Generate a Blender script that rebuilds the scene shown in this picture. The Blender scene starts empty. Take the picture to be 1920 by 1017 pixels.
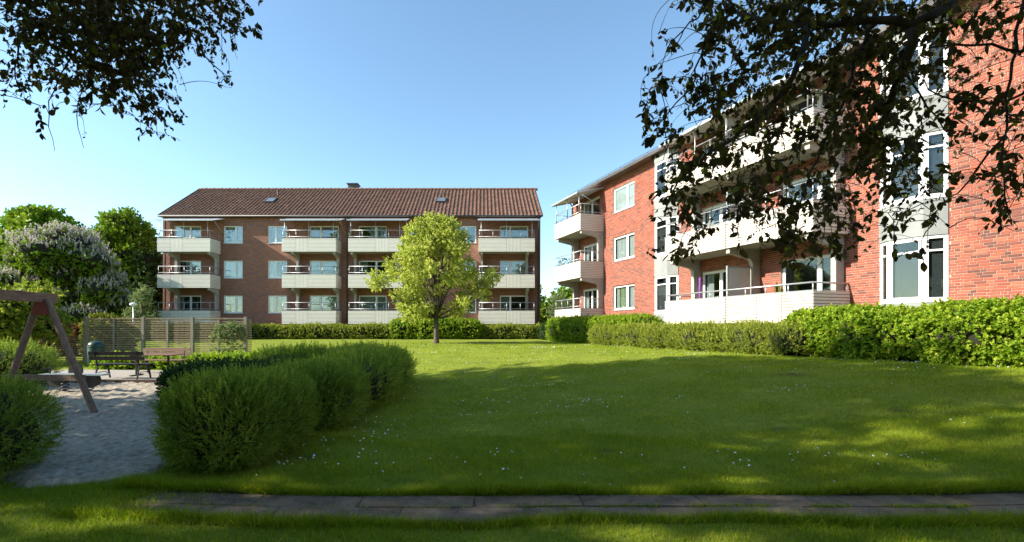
import bpy, math, random, zlib
import numpy as np
from mathutils import Vector, Matrix
random.seed(7)
RNG = np.random.default_rng(11)
R = math.radians
S = bpy.context.scene
COL = S.collection

# ------------------------------------------------------------------ camera, sky, sun, exposure
EYE = 1.6
FPX = 900.0                       # focal length in pixels of the 1920 wide photograph
PX, PY = 905.0, 614.0             # principal point column, horizon row
cd = bpy.data.cameras.new('camera')
cd.sensor_width = 36; cd.lens = 36 * FPX / 1920
cd.shift_x = (960 - PX) / 1920; cd.shift_y = (PY - 508.5) / 1920
cd.clip_start = 0.05; cd.clip_end = 3000
cam = bpy.data.objects.new('camera', cd); COL.objects.link(cam)
cam.location = (0, 0, EYE); cam.rotation_euler = (R(90), 0, 0)
S.camera = cam

SUN_EL = 30.0
LH = Vector((0.985, 0.171, 0)).normalized()          # horizontal travel of the light
w = bpy.data.worlds.new('World'); S.world = w; w.use_nodes = True
nt = w.node_tree; nt.nodes.clear()
sky = nt.nodes.new('ShaderNodeTexSky'); sky.sky_type = 'NISHITA'; sky.sun_disc = False
sky.sun_elevation = R(SUN_EL); sky.sun_rotation = math.atan2(-LH.x, -LH.y)
sky.air_density = 1.0; sky.dust_density = 0.45; sky.ozone_density = 1.7; sky.altitude = 20
bg = nt.nodes.new('ShaderNodeBackground'); bg.inputs[1].default_value = 0.125
wo = nt.nodes.new('ShaderNodeOutputWorld')
tint = nt.nodes.new('ShaderNodeMix'); tint.data_type = 'RGBA'; tint.blend_type = 'MULTIPLY'; tint.inputs[0].default_value = 1; tint.inputs[7].default_value = (.94, 1.06, 1.03, 1)
nt.links.new(sky.outputs[0], tint.inputs[6]); nt.links.new(tint.outputs[2], bg.inputs[0]); nt.links.new(bg.outputs[0], wo.inputs[0])
sd = bpy.data.lights.new('sun', 'SUN'); sd.energy = 5.0; sd.angle = R(0.53); sd.color = (1, 0.93, 0.82)
sun = bpy.data.objects.new('sun', sd); COL.objects.link(sun); sun.location = (-30, -5, 30)
Ld = Vector((LH.x * math.cos(R(SUN_EL)), LH.y * math.cos(R(SUN_EL)), -math.sin(R(SUN_EL))))
sun.rotation_euler = Ld.to_track_quat('-Z', 'Y').to_euler()
S.view_settings.view_transform = 'Standard'; S.view_settings.look = 'None'
S.view_settings.exposure = 1.2; S.view_settings.gamma = 1
S.view_settings.use_curve_mapping = False
S.cycles.max_bounces = 6; S.cycles.transparent_max_bounces = 12
S.cycles.sample_clamp_indirect = 6

# ------------------------------------------------------------------ helpers
def at(px, py, d):
    return np.array(((px - PX) / FPX * d, d, EYE + (PY - py) / FPX * d))

def sm(x):
    x = min(1, max(0, x)); return x * x * (3 - 2 * x)
def ground(x, y):
    a = sm((y - 21) / 11); b = sm((y + 1.1 * x - 8) / 14)
    return 0.75 * (1 - (1 - a) * (1 - b))
def ground_np(x, y):
    s = lambda v: (lambda c: c * c * (3 - 2 * c))(np.clip(v, 0, 1))
    a = s((y - 21) / 11); b = s((y + 1.1 * x - 8) / 14)
    return 0.75 * (1 - (1 - a) * (1 - b))

def reseed(text):
    global RNG
    k = zlib.crc32(text.encode()) % 100000
    random.seed(k); RNG = np.random.default_rng(k)

def tag(o, label=None, cat=None, group=None, kind=None):
    if label: o['label'] = label
    if cat: o['category'] = cat
    if group: o['group'] = group
    if kind: o['kind'] = kind
    return o
def empty(name, loc=(0, 0, 0), rz=0.0):
    o = bpy.data.objects.new(name, None); COL.objects.link(o)
    o.location = loc; o.rotation_euler = (0, 0, rz); o.empty_display_size = .2
    return o
def link(name, me, parent=None, mat=None):
    o = bpy.data.objects.new(name, me); COL.objects.link(o)
    if parent is not None: o.parent = parent
    if mat is not None and len(me.materials) == 0: me.materials.append(mat)
    return o
def copy_obj(o, parent):
    c = o.copy(); COL.objects.link(c); c.parent = parent; return c

def np_mesh(name, V, F, mat, rnd=None, parent=None, smooth=False):
    V = np.asarray(V, dtype=np.float32); F = np.asarray(F, dtype=np.int32)
    k = F.shape[1]
    me = bpy.data.meshes.new(name)
    me.vertices.add(len(V)); me.vertices.foreach_set('co', V.ravel())
    me.loops.add(F.size); me.loops.foreach_set('vertex_index', F.ravel())
    me.polygons.add(len(F))
    me.polygons.foreach_set('loop_start', np.arange(0, F.size, k, dtype=np.int32))
    if smooth: me.polygons.foreach_set('use_smooth', np.ones(len(F), dtype=bool))
    me.update(calc_edges=True)
    if rnd is not None:
        a = me.attributes.new('rnd', 'FLOAT', 'POINT'); a.data.foreach_set('value', np.asarray(rnd, dtype=np.float32))
    me.materials.append(mat)
    return link(name, me, parent)

class MB:
    """collects boxes, prisms and tubes; F = (ox, oy, ux, uy): plane with u along it, n outward"""
    def __init__(s, F=None): s.v = []; s.f = []; s.r = []; s.F = F; s.cur = .5
    def pt(s, u, n, z):
        if s.F is None: return (u, n, z)
        ox, oy, ux, uy = s.F
        return (ox + u * ux + n * uy, oy + u * uy - n * ux, z)
    def add(s, vs, fs):
        k = len(s.v); s.v += vs; s.f += [tuple(k + i for i in f) for f in fs]; s.r += [s.cur] * len(vs)
    def box(s, u0, u1, n0, n1, z0, z1):
        p = s.pt
        s.add([p(u0, n0, z0), p(u1, n0, z0), p(u1, n1, z0), p(u0, n1, z0), p(u0, n0, z1), p(u1, n0, z1), p(u1, n1, z1), p(u0, n1, z1)],
              [(0, 3, 2, 1), (4, 5, 6, 7), (0, 1, 5, 4), (1, 2, 6, 5), (2, 3, 7, 6), (3, 0, 4, 7)])
    def bbox(s, u0, u1, n0, n1, z0, z1, b=.01):
        """box with chamfered outer rim (front = n1)"""
        p = s.pt
        s.add([p(u0, n0, z0), p(u1, n0, z0), p(u1, n0, z1), p(u0, n0, z1),
               p(u0, n1 - b, z0), p(u1, n1 - b, z0), p(u1, n1 - b, z1), p(u0, n1 - b, z1),
               p(u0 + b, n1, z0 + b), p(u1 - b, n1, z0 + b), p(u1 - b, n1, z1 - b), p(u0 + b, n1, z1 - b)],
              [(0, 1, 2, 3), (0, 4, 5, 1), (1, 5, 6, 2), (2, 6, 7, 3), (3, 7, 4, 0), (4, 8, 9, 5), (5, 9, 10, 6), (6, 10, 11, 7), (7, 11, 8, 4), (8, 11, 10, 9)])
    def prism(s, poly, w0, w1, axis='u'):
        """poly = [(n, z)] extruded along u, or [(u, z)] along n, or [(u, n)] along z"""
        n = len(poly)
        if axis == 'u': a = [s.pt(w0, q[0], q[1]) for q in poly]; b = [s.pt(w1, q[0], q[1]) for q in poly]
        elif axis == 'n': a = [s.pt(q[0], w0, q[1]) for q in poly]; b = [s.pt(q[0], w1, q[1]) for q in poly]
        else: a = [s.pt(q[0], q[1], w0) for q in poly]; b = [s.pt(q[0], q[1], w1) for q in poly]
        s.add(a + b, [tuple(range(n))[::-1], tuple(range(n, 2 * n))] + [(i, (i + 1) % n, n + (i + 1) % n, n + i) for i in range(n)])
    def quad(s, a, b, c, d): s.add([tuple(a), tuple(b), tuple(c), tuple(d)], [(0, 1, 2, 3)])
    def tube(s, pts, rad, k=8, cap=True):
        pts = [Vector(p) for p in pts]; n = len(pts)
        if not hasattr(rad, '__len__'): rad = [rad] * n
        base = len(s.v); prev = None
        for i, p in enumerate(pts):
            t = (pts[min(i + 1, n - 1)] - pts[max(i - 1, 0)])
            if t.length < 1e-9: t = Vector((0, 0, 1))
            t.normalize()
            if prev is None: prev = t.orthogonal().normalized()
            x = (prev - t * prev.dot(t))
            if x.length < 1e-6: x = t.orthogonal()
            x.normalize(); prev = x; y = t.cross(x)
            for j in range(k):
                a = 2 * math.pi * j / k
                s.v.append(tuple(p + (x * math.cos(a) + y * math.sin(a)) * rad[i])); s.r.append(s.cur)
        for i in range(n - 1):
            for j in range(k):
                a = base + i * k + j; b = base + i * k + (j + 1) % k
                s.f.append((a, b, b + k, a + k))
        if cap:
            s.f.append(tuple(base + j for j in range(k))[::-1]); s.f.append(tuple(base + (n - 1) * k + j for j in range(k)))
    def bar(s, a, b, w, h):
        """rectangular bar between two points, w sideways, h upwards"""
        a = Vector(a); b = Vector(b); t = (b - a).normalized()
        side = t.cross(Vector((0, 0, 1)))
        if side.length < 1e-4: side = Vector((1, 0, 0))
        side.normalize(); up = side.cross(t)
        vs = []
        for p in (a, b):
            for i, j in ((-1, -1), (1, -1), (1, 1), (-1, 1)): vs.append(tuple(p + side * i * w / 2 + up * j * h / 2))
        s.add(vs, [(0, 1, 2, 3), (7, 6, 5, 4), (0, 4, 5, 1), (1, 5, 6, 2), (2, 6, 7, 3), (3, 7, 4, 0)])
    def lathe(s, prof, c=(0, 0, 0), k=20):
        base = len(s.v)
        for r_, z in prof:
            for j in range(k):
                a = 2 * math.pi * j / k
                s.v.append((c[0] + r_ * math.cos(a), c[1] + r_ * math.sin(a), c[2] + z)); s.r.append(s.cur)
        for i in range(len(prof) - 1):
            for j in range(k):
                a = base + i * k + j; b = base + i * k + (j + 1) % k
                s.f.append((a, b, b + k, a + k))
    def build(s, name, mat, parent=None, smooth=False, rnd=False):
        me = bpy.data.meshes.new(name); me.from_pydata(s.v, [], s.f)
        if smooth: me.polygons.foreach_set('use_smooth', [True] * len(me.polygons))
        if rnd:
            a = me.attributes.new('rnd', 'FLOAT', 'POINT'); a.data.foreach_set('value', s.r)
        me.materials.append(mat)
        return link(name, me, parent)

# ------------------------------------------------------------------ materials
def new_mat(name):
    m = bpy.data.materials.new(name); m.use_nodes = True
    n = m.node_tree; b = n.nodes['Principled BSDF']; o = n.nodes['Material Output']
    return m, n, b, o
def N(n, t, **k):
    x = n.nodes.new(t)
    for a, v in k.items(): setattr(x, a, v)
    return x
def ramp(n, fac, stops):
    r = N(n, 'ShaderNodeValToRGB'); e = r.color_ramp.elements
    while len(e) < len(stops): e.new(.5)
    for i, (p, c) in enumerate(stops): e[i].position = p; e[i].color = (*c, 1)
    n.links.new(fac, r.inputs[0]); return r.outputs[0]
def noise(n, scale, detail=4, rough=.55, vec=None, stretch=None):
    tc = N(n, 'ShaderNodeTexCoord'); v = tc.outputs['Object'] if vec is None else vec
    if stretch:
        mp = N(n, 'ShaderNodeMapping'); mp.inputs['Scale'].default_value = stretch
        n.links.new(v, mp.inputs[0]); v = mp.outputs[0]
    t = N(n, 'ShaderNodeTexNoise'); t.inputs['Scale'].default_value = scale
    t.inputs['Detail'].default_value = detail; t.inputs['Roughness'].default_value = rough
    n.links.new(v, t.inputs[0]); return t.outputs['Fac']
def mixc(n, fac, a, b, mode='MIX'):
    m = N(n, 'ShaderNodeMix', data_type='RGBA', blend_type=mode)
    for s_, v in ((m.inputs[0], fac), (m.inputs[6], a), (m.inputs[7], b)):
        if isinstance(v, (int, float)): s_.default_value = v
        elif isinstance(v, tuple): s_.default_value = (*v, 1)
        else: n.links.new(v, s_)
    return m.outputs[2]
def bump(n, b, h, strength=.4, dist=.01):
    u = N(n, 'ShaderNodeBump'); u.inputs['Strength'].default_value = strength; u.inputs['Distance'].default_value = dist
    n.links.new(h, u.inputs['Height']); n.links.new(u.outputs[0], b.inputs['Normal'])
def mat_noise(name, c1, c2, scale=3, rough=.7, bs=0, bscale=40, spec=.3, stretch=None, metal=0):
    m, n, b, o = new_mat(name)
    f = noise(n, scale, 5, .6, stretch=stretch)
    col = ramp(n, f, [(.3, c1), (.7, c2)]); n.links.new(col, b.inputs['Base Color'])
    b.inputs['Roughness'].default_value = rough; b.inputs['Specular IOR Level'].default_value = spec; b.inputs['Metallic'].default_value = metal
    if bs: bump(n, b, noise(n, bscale, 4, .6, stretch=stretch), bs, .01)
    return m
def mat_leaf(name, stops, trans=.35, rough=.55, clump=.6, cs=1.2, tint=(1.15, 1.2, .6)):
    """per leaf colour from the rnd attribute, larger light and dark drifts of hue from noise"""
    m, n, b, o = new_mat(name)
    a = N(n, 'ShaderNodeAttribute', attribute_name='rnd')
    f = noise(n, cs, 3, .6)
    mx = N(n, 'ShaderNodeMath', operation='MULTIPLY_ADD'); mx.inputs[1].default_value = clump; mx.inputs[2].default_value = -clump / 2
    n.links.new(f, mx.inputs[0])
    ad = N(n, 'ShaderNodeMath', operation='ADD', use_clamp=True); n.links.new(a.outputs['Fac'], ad.inputs[0]); n.links.new(mx.outputs[0], ad.inputs[1])
    col = ramp(n, ad.outputs[0], stops)
    b.inputs['Roughness'].default_value = rough; b.inputs['Specular IOR Level'].default_value = .12
    n.links.new(col, b.inputs['Base Color'])
    t = N(n, 'ShaderNodeBsdfTranslucent'); tc = mixc(n, 1.0, col, tint, 'MULTIPLY'); n.links.new(tc, t.inputs[0])
    x = N(n, 'ShaderNodeMixShader'); x.inputs[0].default_value = trans
    n.links.new(b.outputs[0], x.inputs[1]); n.links.new(t.outputs[0], x.inputs[2]); n.links.new(x.outputs[0], o.inputs[0])
    return m

M = {}
# lawn earth and grass
m, n, b, o = new_mat('lawn_ground')
f1 = noise(n, .35, 4, .6); f2 = noise(n, 6, 5, .7); f3 = noise(n, 60, 3, .7)
c = ramp(n, f1, [(.3, (.17, .23, .016)), (.7, (.30, .33, .034))])
c = mixc(n, .55, c, ramp(n, f2, [(.3, (.10, .15, .012)), (.7, (.36, .37, .05))]))
c = mixc(n, .35, c, ramp(n, f3, [(.35, (.04, .07, .01)), (.65, (.22, .28, .05))]))
a_ = N(n, 'ShaderNodeAttribute', attribute_name='rnd'); c = mixc(n, a_.outputs['Fac'], c, (.075, .065, .03))
n.links.new(c, b.inputs['Base Color']); b.inputs['Roughness'].default_value = .9; b.inputs['Specular IOR Level'].default_value = .1
bump(n, b, f3, .8, .03)
M['lawn'] = m
M['grass'] = mat_leaf('grass_blades', [(0, (0.113, 0.186, 0.008)), (.5, (0.224, 0.311, 0.015)), (.9, (0.383, 0.422, 0.028)), (1, (0.703, 0.496, 0.089))], .4, .5, .75, .9)
M['sand'] = mat_noise('sand', (.21, .175, .13), (.46, .40, .31), 14, .95, 1.0, 13, .05)
M['paving'] = mat_noise('pavement_gravel', (.28, .25, .21), (.38, .34, .29), 9, .9, .4, 60, .1)
# path slabs: dark worn concrete with moss, and warm sun patches painted into the colour
m, n, b, o = new_mat('path_slab')
gv = N(n, 'ShaderNodeNewGeometry').outputs['Position']; f1 = noise(n, 3, 8, .75, gv); f2 = noise(n, 1.3, 6, .75, gv); f3 = noise(n, 40, 4, .7, gv)
c = ramp(n, f1, [(.34, (.075, .053, .036)), (.66, (.30, .215, .14))])
c = mixc(n, ramp(n, f2, [(.52, (0, 0, 0)), (.62, (.8, .8, .8))]), c, (.34, .21, .11))
c = mixc(n, ramp(n, noise(n, 7, 5, .8), [(.6, (0, 0, 0)), (.7, (1, 1, 1))]), c, (.055, .085, .02))
c = mixc(n, .3, c, ramp(n, f3, [(.3, (.03, .027, .022)), (.7, (.24, .20, .16))]))
n.links.new(c, b.inputs['Base Color']); b.inputs['Roughness'].default_value = .9; b.inputs['Specular IOR Level'].default_value = .08; bump(n, b, f3, .7, .01)
M['slab'] = m
M['joint'] = mat_noise('joint_grit', (.07, .06, .035), (.17, .135, .09), 30, .95, .6, 60, .05)
M['soil'] = mat_noise('soil', (.035, .026, .018), (.075, .055, .036), 12, .95, .8, 40, .05)

# brick
def brick_shader(name, c1, c2, mortar, scale=1.0):
    m, n, b, o = new_mat(name)
    tc = N(n, 'ShaderNodeTexCoord'); sp = N(n, 'ShaderNodeSeparateXYZ'); n.links.new(tc.outputs['Object'], sp.inputs[0])
    ad = N(n, 'ShaderNodeMath', operation='ADD'); n.links.new(sp.outputs[0], ad.inputs[0]); n.links.new(sp.outputs[1], ad.inputs[1])
    cb = N(n, 'ShaderNodeCombineXYZ'); n.links.new(ad.outputs[0], cb.inputs[0]); n.links.new(sp.outputs[2], cb.inputs[1])
    t = N(n, 'ShaderNodeTexBrick'); n.links.new(cb.outputs[0], t.inputs[0])
    t.inputs['Color1'].default_value = (*c1, 1); t.inputs['Color2'].default_value = (*c2, 1); t.inputs['Mortar'].default_value = (*mortar, 1)
    t.inputs['Scale'].default_value = 1; t.inputs['Brick Width'].default_value = .25; t.inputs['Row Height'].default_value = .075
    t.inputs['Mortar Size'].default_value = .008; t.inputs['Bias'].default_value = 0
    f = noise(n, .8, 4, .6); c = mixc(n, .25, t.outputs[0], ramp(n, f, [(.3, (.15, .06, .045)), (.7, (.30, .12, .075))]), 'MIX')
    f2 = noise(n, 9, 5, .7); c = mixc(n, .35, c, ramp(n, f2, [(.35, (.10, .05, .04)), (.65, (.40, .17, .11))]))
    n.links.new(c, b.inputs['Base Color']); b.inputs['Roughness'].default_value = .9; b.inputs['Specular IOR Level'].default_value = .15
    iv = N(n, 'ShaderNodeMath', operation='SUBTRACT'); iv.inputs[0].default_value = 1; n.links.new(t.outputs['Fac'], iv.inputs[1])
    bump(n, b, iv.outputs[0], .9, .012)
    return m
M['brick_far'] = brick_shader('brown_red_brick', (.46, .17, .10), (.15, .065, .055), (.55, .46, .38))
M['mortar'] = mat_noise('mortar', (.34, .27, .21), (.43, .36, .29), 8, .95, .4, 60, .05)
m, n, b, o = new_mat('red_brick')
a = N(n, 'ShaderNodeAttribute', attribute_name='rnd')
c = ramp(n, a.outputs['Fac'], [(0, (.085, .038, .034)), (.22, (.15, .050, .038)), (.45, (.28, .069, .042)), (.8, (.37, .090, .050)), (1, (.44, .135, .072))])
f = noise(n, 25, 5, .7); c = mixc(n, .22, c, ramp(n, f, [(.35, (.13, .05, .042)), (.7, (.36, .13, .08))]))
f = noise(n, .7, 3, .6); c = mixc(n, ramp(n, f, [(.4, (0, 0, 0)), (.9, (.35, .35, .35))]), c, (.30, .14, .10))
n.links.new(c, b.inputs['Base Color']); b.inputs['Roughness'].default_value = .88; b.inputs['Specular IOR Level'].default_value = .2
bump(n, b, f, .3, .004)
M['brick'] = m
M['concrete'] = mat_noise('grey_concrete', (.22, .235, .225), (.29, .30, .285), 2.2, .85, .3, 70, .2)
M['concrete_dk'] = mat_noise('bracket_concrete', (.33, .31, .27), (.42, .40, .35), 2.5, .85, .2, 60, .2)
M['board'] = mat_noise('cream_board', (.80, .75, .64), (.84, .80, .70), 1.5, .5, .05, 80, .35)
M['board_w'] = mat_noise('warm_white_board', (.60, .54, .46), (.68, .62, .54), 1.5, .5, .05, 80, .35)
M['white'] = mat_noise('white_window_paint', (.76, .77, .76), (.82, .82, .81), 2, .4, 0, 40, .4)
M['rail'] = mat_noise('galvanised_rail', (.42, .43, .43), (.52, .53, .53), 6, .38, 0, 40, .5, metal=.6)
M['canopy'] = mat_noise('canopy_white', (.66, .67, .67), (.76, .77, .76), 3, .5, 0, 40, .3)
M['gutter'] = mat_noise('dark_gutter', (.05, .045, .042), (.085, .075, .07), 4, .5, 0, 40, .4)
M['soffit'] = mat_noise('brown_soffit', (.10, .06, .045), (.15, .09, .065), 3, .8)
M['roofmetal'] = mat_noise('dark_roof', (.07, .065, .065), (.11, .10, .10), 3, .6)
m, n, b, o = new_mat('roof_tile')
a = N(n, 'ShaderNodeAttribute', attribute_name='rnd')
c = ramp(n, a.outputs['Fac'], [(0, (.15, .075, .052)), (.5, (.19, .095, .064)), (1, (.25, .125, .082))])
f = noise(n, .5, 5, .7); c = mixc(n, ramp(n, f, [(.35, (0, 0, 0)), (.8, (.5, .5, .5))]), c, (.17, .10, .07))
n.links.new(c, b.inputs['Base Color']); b.inputs['Roughness'].default_value = .8
M['tile'] = m
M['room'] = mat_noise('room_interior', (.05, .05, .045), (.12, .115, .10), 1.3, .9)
M['blind'] = mat_noise('pale_blind', (.40, .42, .41), (.48, .50, .49), 1, .8)
M['slatgrey'] = mat_noise('grey_blind_slats', (.07, .075, .075), (.10, .105, .105), 1, .7)
M['curtain'] = mat_noise('grey_curtain', (.33, .34, .33), (.55, .56, .54), 14, .9, stretch=(1, 1, .03))
M['greencurtain'] = mat_noise('green_curtain', (.15, .22, .10), (.38, .42, .28), 14, .9, stretch=(1, 1, .03))
M['purple'] = mat_noise('purple_fabric', (.16, .03, .22), (.24, .06, .32), 8, .7)
m, n, b, o = new_mat('window_glass')
n.nodes.remove(b)
tr = N(n, 'ShaderNodeBsdfTransparent'); tr.inputs[0].default_value = (.84, .88, .87, 1)
gl = N(n, 'ShaderNodeBsdfGlossy'); gl.inputs['Roughness'].default_value = .015; gl.inputs[0].default_value = (.95, .98, 1, 1)
fr = N(n, 'ShaderNodeFresnel'); fr.inputs[0].default_value = 1.55
ma = N(n, 'ShaderNodeMath', operation='MULTIPLY_ADD', use_clamp=True); ma.inputs[1].default_value = 1.3; ma.inputs[2].default_value = .07
nb = noise(n, .9, 2, .4); bu = N(n, 'ShaderNodeBump'); bu.inputs['Strength'].default_value = .05; bu.inputs['Distance'].default_value = .05
n.links.new(nb, bu.inputs['Height']); n.links.new(bu.outputs[0], gl.inputs['Normal'])
mx = N(n, 'ShaderNodeMixShader'); n.links.new(fr.outputs[0], ma.inputs[0]); 
gb_ = N(n, 'ShaderNodeNewGeometry'); iv_ = N(n, 'ShaderNodeMath', operation='SUBTRACT'); iv_.inputs[0].default_value = 1; n.links.new(gb_.outputs['Backfacing'], iv_.inputs[1])
mm_ = N(n, 'ShaderNodeMath', operation='MULTIPLY'); n.links.new(ma.outputs[0], mm_.inputs[0]); n.links.new(iv_.outputs[0], mm_.inputs[1]); n.links.new(mm_.outputs[0], mx.inputs[0])
n.links.new(tr.outputs[0], mx.inputs[1]); n.links.new(gl.outputs[0], mx.inputs[2]); n.links.new(mx.outputs[0], o.inputs[0])
M['glass'] = m
m = m.copy(); m.name = 'coated_window_glass'
[q for q in m.node_tree.nodes if q.type == 'MATH' and q.operation == 'MULTIPLY_ADD'][0].inputs[2].default_value = .36
M['glass_far'] = m
M['skyglass'] = mat_noise('skylight_glass', (.10, .12, .14), (.14, .16, .18), 2, .15, 0, 40, .5)
# wood
M['fence'] = mat_noise('weathered_fence_wood', (.28, .205, .125), (.42, .32, .21), 6, .85, .5, 60, .15, stretch=(1, 1, 6))
M['post'] = mat_noise('fence_post_wood', (.24, .205, .16), (.36, .31, .25), 5, .85, .5, 60, .15, stretch=(8, 8, 1))
M['swingwood'] = mat_noise('swing_timber', (.15, .09, .066), (.28, .185, .14), 4, .7, .5, 40, .25, stretch=(9, 9, 1))
M['beamwood'] = mat_noise('swing_beam_timber', (.16, .10, .07), (.30, .19, .14), 4, .75, .5, 40, .2, stretch=(9, 1, 9))
M['redmetal'] = mat_noise('dark_red_metal', (.18, .018, .02), (.25, .03, .03), 5, .5)
M['black'] = mat_noise('black_rubber', (.012, .012, .013), (.025, .024, .025), 8, .6)
M['iron'] = mat_noise('black_cast_iron', (.02, .022, .024), (.035, .036, .038), 8, .45)
M['benchwood'] = mat_noise('dark_bench_wood', (.018, .014, .016), (.035, .027, .028), 6, .6, .3, 50, .3, stretch=(1, 8, 8))
M['brownwood'] = mat_noise('brown_bench_wood', (.15, .085, .05), (.24, .14, .09), 6, .7, .3, 50, .3, stretch=(1, 8, 8))
M['bin'] = mat_noise('dark_green_bin', (.008, .035, .028), (.015, .055, .042), 3, .4, 0, 40, .5)
M['tealboard'] = mat_noise('grey_teal_board', (.20, .25, .26), (.28, .33, .34), 5, .5)
M['spring'] = mat_noise('black_spring', (.02, .02, .02), (.04, .04, .04), 5, .4, metal=.3)
M['timberedge'] = mat_noise('sandpit_timber', (.07, .052, .04), (.13, .10, .08), 5, .85, .4, 40, .1, stretch=(1, 6, 6))
# bark and leaves
M['bark'] = mat_noise('grey_brown_bark', (.07, .055, .042), (.16, .13, .10), 9, .9, .9, 18, .1, stretch=(3, 3, .6))
M['darkbark'] = mat_noise('dark_bark', (.022, .017, .014), (.05, .04, .033), 14, .9, .7, 30, .15)
M['core'] = mat_noise('shade_core', (.012, .016, .007), (.03, .028, .014), 7, .95)
M['leaf_maple'] = mat_leaf('maple_leaves', [(0, (0.209, 0.263, 0.038)), (.5, (0.407, 0.451, 0.090)), (1, (0.616, 0.627, 0.209))], .45, .5, .5, .5)
M['leaf_soft'] = mat_leaf('soft_shrub_leaves', [(0, (0.109, 0.182, 0.026)), (.5, (0.198, 0.289, 0.039)), (1, (0.365, 0.421, 0.065))], .35, .6, 1.0, 1.9)
M['leaf_dark'] = mat_leaf('dark_hedge_leaves', [(0, (0.027, 0.059, 0.017)), (.5, (0.045, 0.091, 0.024)), (1, (0.075, 0.126, 0.036))], .25, .5, .5, 1.6)
M['leaf_bright'] = mat_leaf('bright_hedge_leaves', [(0, (0.113, 0.212, 0.013)), (.5, (0.214, 0.328, 0.021)), (1, (0.377, 0.444, 0.045))], .4, .45, .5, 1.1)
M['leaf_olive'] = mat_leaf('olive_shrub_leaves', [(0, (0.120, 0.162, 0.024)), (.5, (0.240, 0.300, 0.039)), (1, (0.384, 0.384, 0.077))], .4, .55, .5, 1.4)
M['leaf_tree'] = mat_leaf('green_tree_leaves', [(0, (0.077, 0.147, 0.012)), (.5, (0.151, 0.243, 0.018)), (1, (0.273, 0.338, 0.030))], .35, .5, .6, .35)
M['leaf_yellow'] = mat_leaf('yellow_green_leaves', [(0, (.09, .12, .015)), (.5, (.15, .17, .025)), (1, (.22, .21, .05))], .4, .5, .5, .8)
M['leaf_pale'] = mat_leaf('pale_green_leaves', [(0, (.10, .15, .06)), (.5, (.17, .22, .10)), (1, (.28, .32, .18))], .35, .5, .5, .8)
M['leaf_red'] = mat_leaf('red_brown_leaves', [(0, (.07, .03, .02)), (.5, (.13, .05, .03)), (1, (.20, .13, .04))], .3, .5, .5, .8)
M['petal'] = mat_leaf('chestnut_blossom', [(0, (.38, .33, .28)), (.5, (.52, .47, .40)), (1, (.66, .61, .52))], .3, .7, .4, .8, (1, 1, 1))
M['daisy'] = mat_noise('daisy_white', (.75, .76, .75), (.80, .80, .80), 5, .7)
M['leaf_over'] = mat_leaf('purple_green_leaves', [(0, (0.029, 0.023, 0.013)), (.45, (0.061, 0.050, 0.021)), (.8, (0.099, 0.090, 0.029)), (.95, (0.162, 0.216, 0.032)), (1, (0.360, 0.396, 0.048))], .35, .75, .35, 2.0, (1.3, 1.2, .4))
M['leaf_over'].node_tree.nodes['Principled BSDF'].inputs['Specular IOR Level'].default_value = .12

# ------------------------------------------------------------------ foliage tools
def frames(D, roll=None):
    """rotation matrices (N,3,3) whose third column follows D"""
    D = D / (np.linalg.norm(D, axis=1, keepdims=True) + 1e-9)
    ref = RNG.normal(size=D.shape)
    X = np.cross(ref, D); X /= (np.linalg.norm(X, axis=1, keepdims=True) + 1e-9)
    Y = np.cross(D, X)
    return np.stack([X, Y, D], axis=2)
def tile(bv, bf, Rm, P, Sc, grp=None, jr=.0):
    """repeat base mesh; returns V, F"""
    n, v = len(P), len(bv)
    V = np.einsum('nij,vj->nvi', Rm, bv) * Sc[:, None, None] + P[:, None, :]
    F = bf[None] + (np.arange(n) * v)[:, None, None]
    return V.reshape(-1, 3), F.reshape(-1, bf.shape[1])
def leaf_diamond(L, W, fold=.25):
    v = np.array([(0, 0, 0), (-W / 2, fold * W, L * .45), (0, 0, L), (W / 2, fold * W, L * .45)], float)
    return v, np.array([(0, 1, 2), (0, 2, 3)])
def sprig(kn, L, W, stem, rs, spread=.9, whorl=False):
    """short shoot along +z with kn leaves"""
    rg = np.random.default_rng(rs); VV = []; FF = []; RR = []; k = 0
    for i in range(kn):
        lv, lf = leaf_diamond(L * rg.uniform(.7, 1.15), W * rg.uniform(.8, 1.15))
        az = i * 2.4 + rg.uniform(-.4, .4); tl = spread * rg.uniform(.6, 1.3) * (1 - .35 * i / kn)
        d = np.array((math.cos(az) * math.sin(tl), math.sin(az) * math.sin(tl), math.cos(tl)))
        up = np.array((0, 0, 1.)) + rg.normal(size=3) * .25
        x = np.cross(up, d); x /= np.linalg.norm(x) + 1e-9; y = np.cross(d, x)
        Rl = np.stack([x, y, d], axis=1)
        base = np.array((0, 0, stem * (i + .5) / kn))
        VV.append(lv @ Rl.T + base); FF.append(lf + k); k += len(lv); RR += [rg.uniform(-.2, .2)] * len(lv)
    return np.concatenate(VV), np.concatenate(FF), np.array(RR)
SPR = {
    'fine': [sprig(8, .050, .020, .13, s, .8) for s in range(4)],
    'soft': [sprig(11, .034, .012, .14, 10 + s, .8) for s in range(4)],
    'broad': [sprig(7, .070, .055, .11, 20 + s, 1.1) for s in range(4)],
    'small': [sprig(9, .05, .032, .10, 30 + s, 1.0) for s in range(4)],
    'tree': [sprig(6, .19, .13, .26, 40 + s, 1.1) for s in range(4)],
    'maple': [sprig(7, .11, .085, .22, 50 + s, 1.05) for s in range(4)],
    'far': [sprig(5, .42, .30, .5, 60 + s, 1.1) for s in range(4)],
    'flower': [sprig(6, .16, .10, .30, 70 + s, .6) for s in range(4)],
    'fern': [sprig(8, .09, .030, .16, 80 + s, 1.1) for s in range(4)],
}
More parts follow.
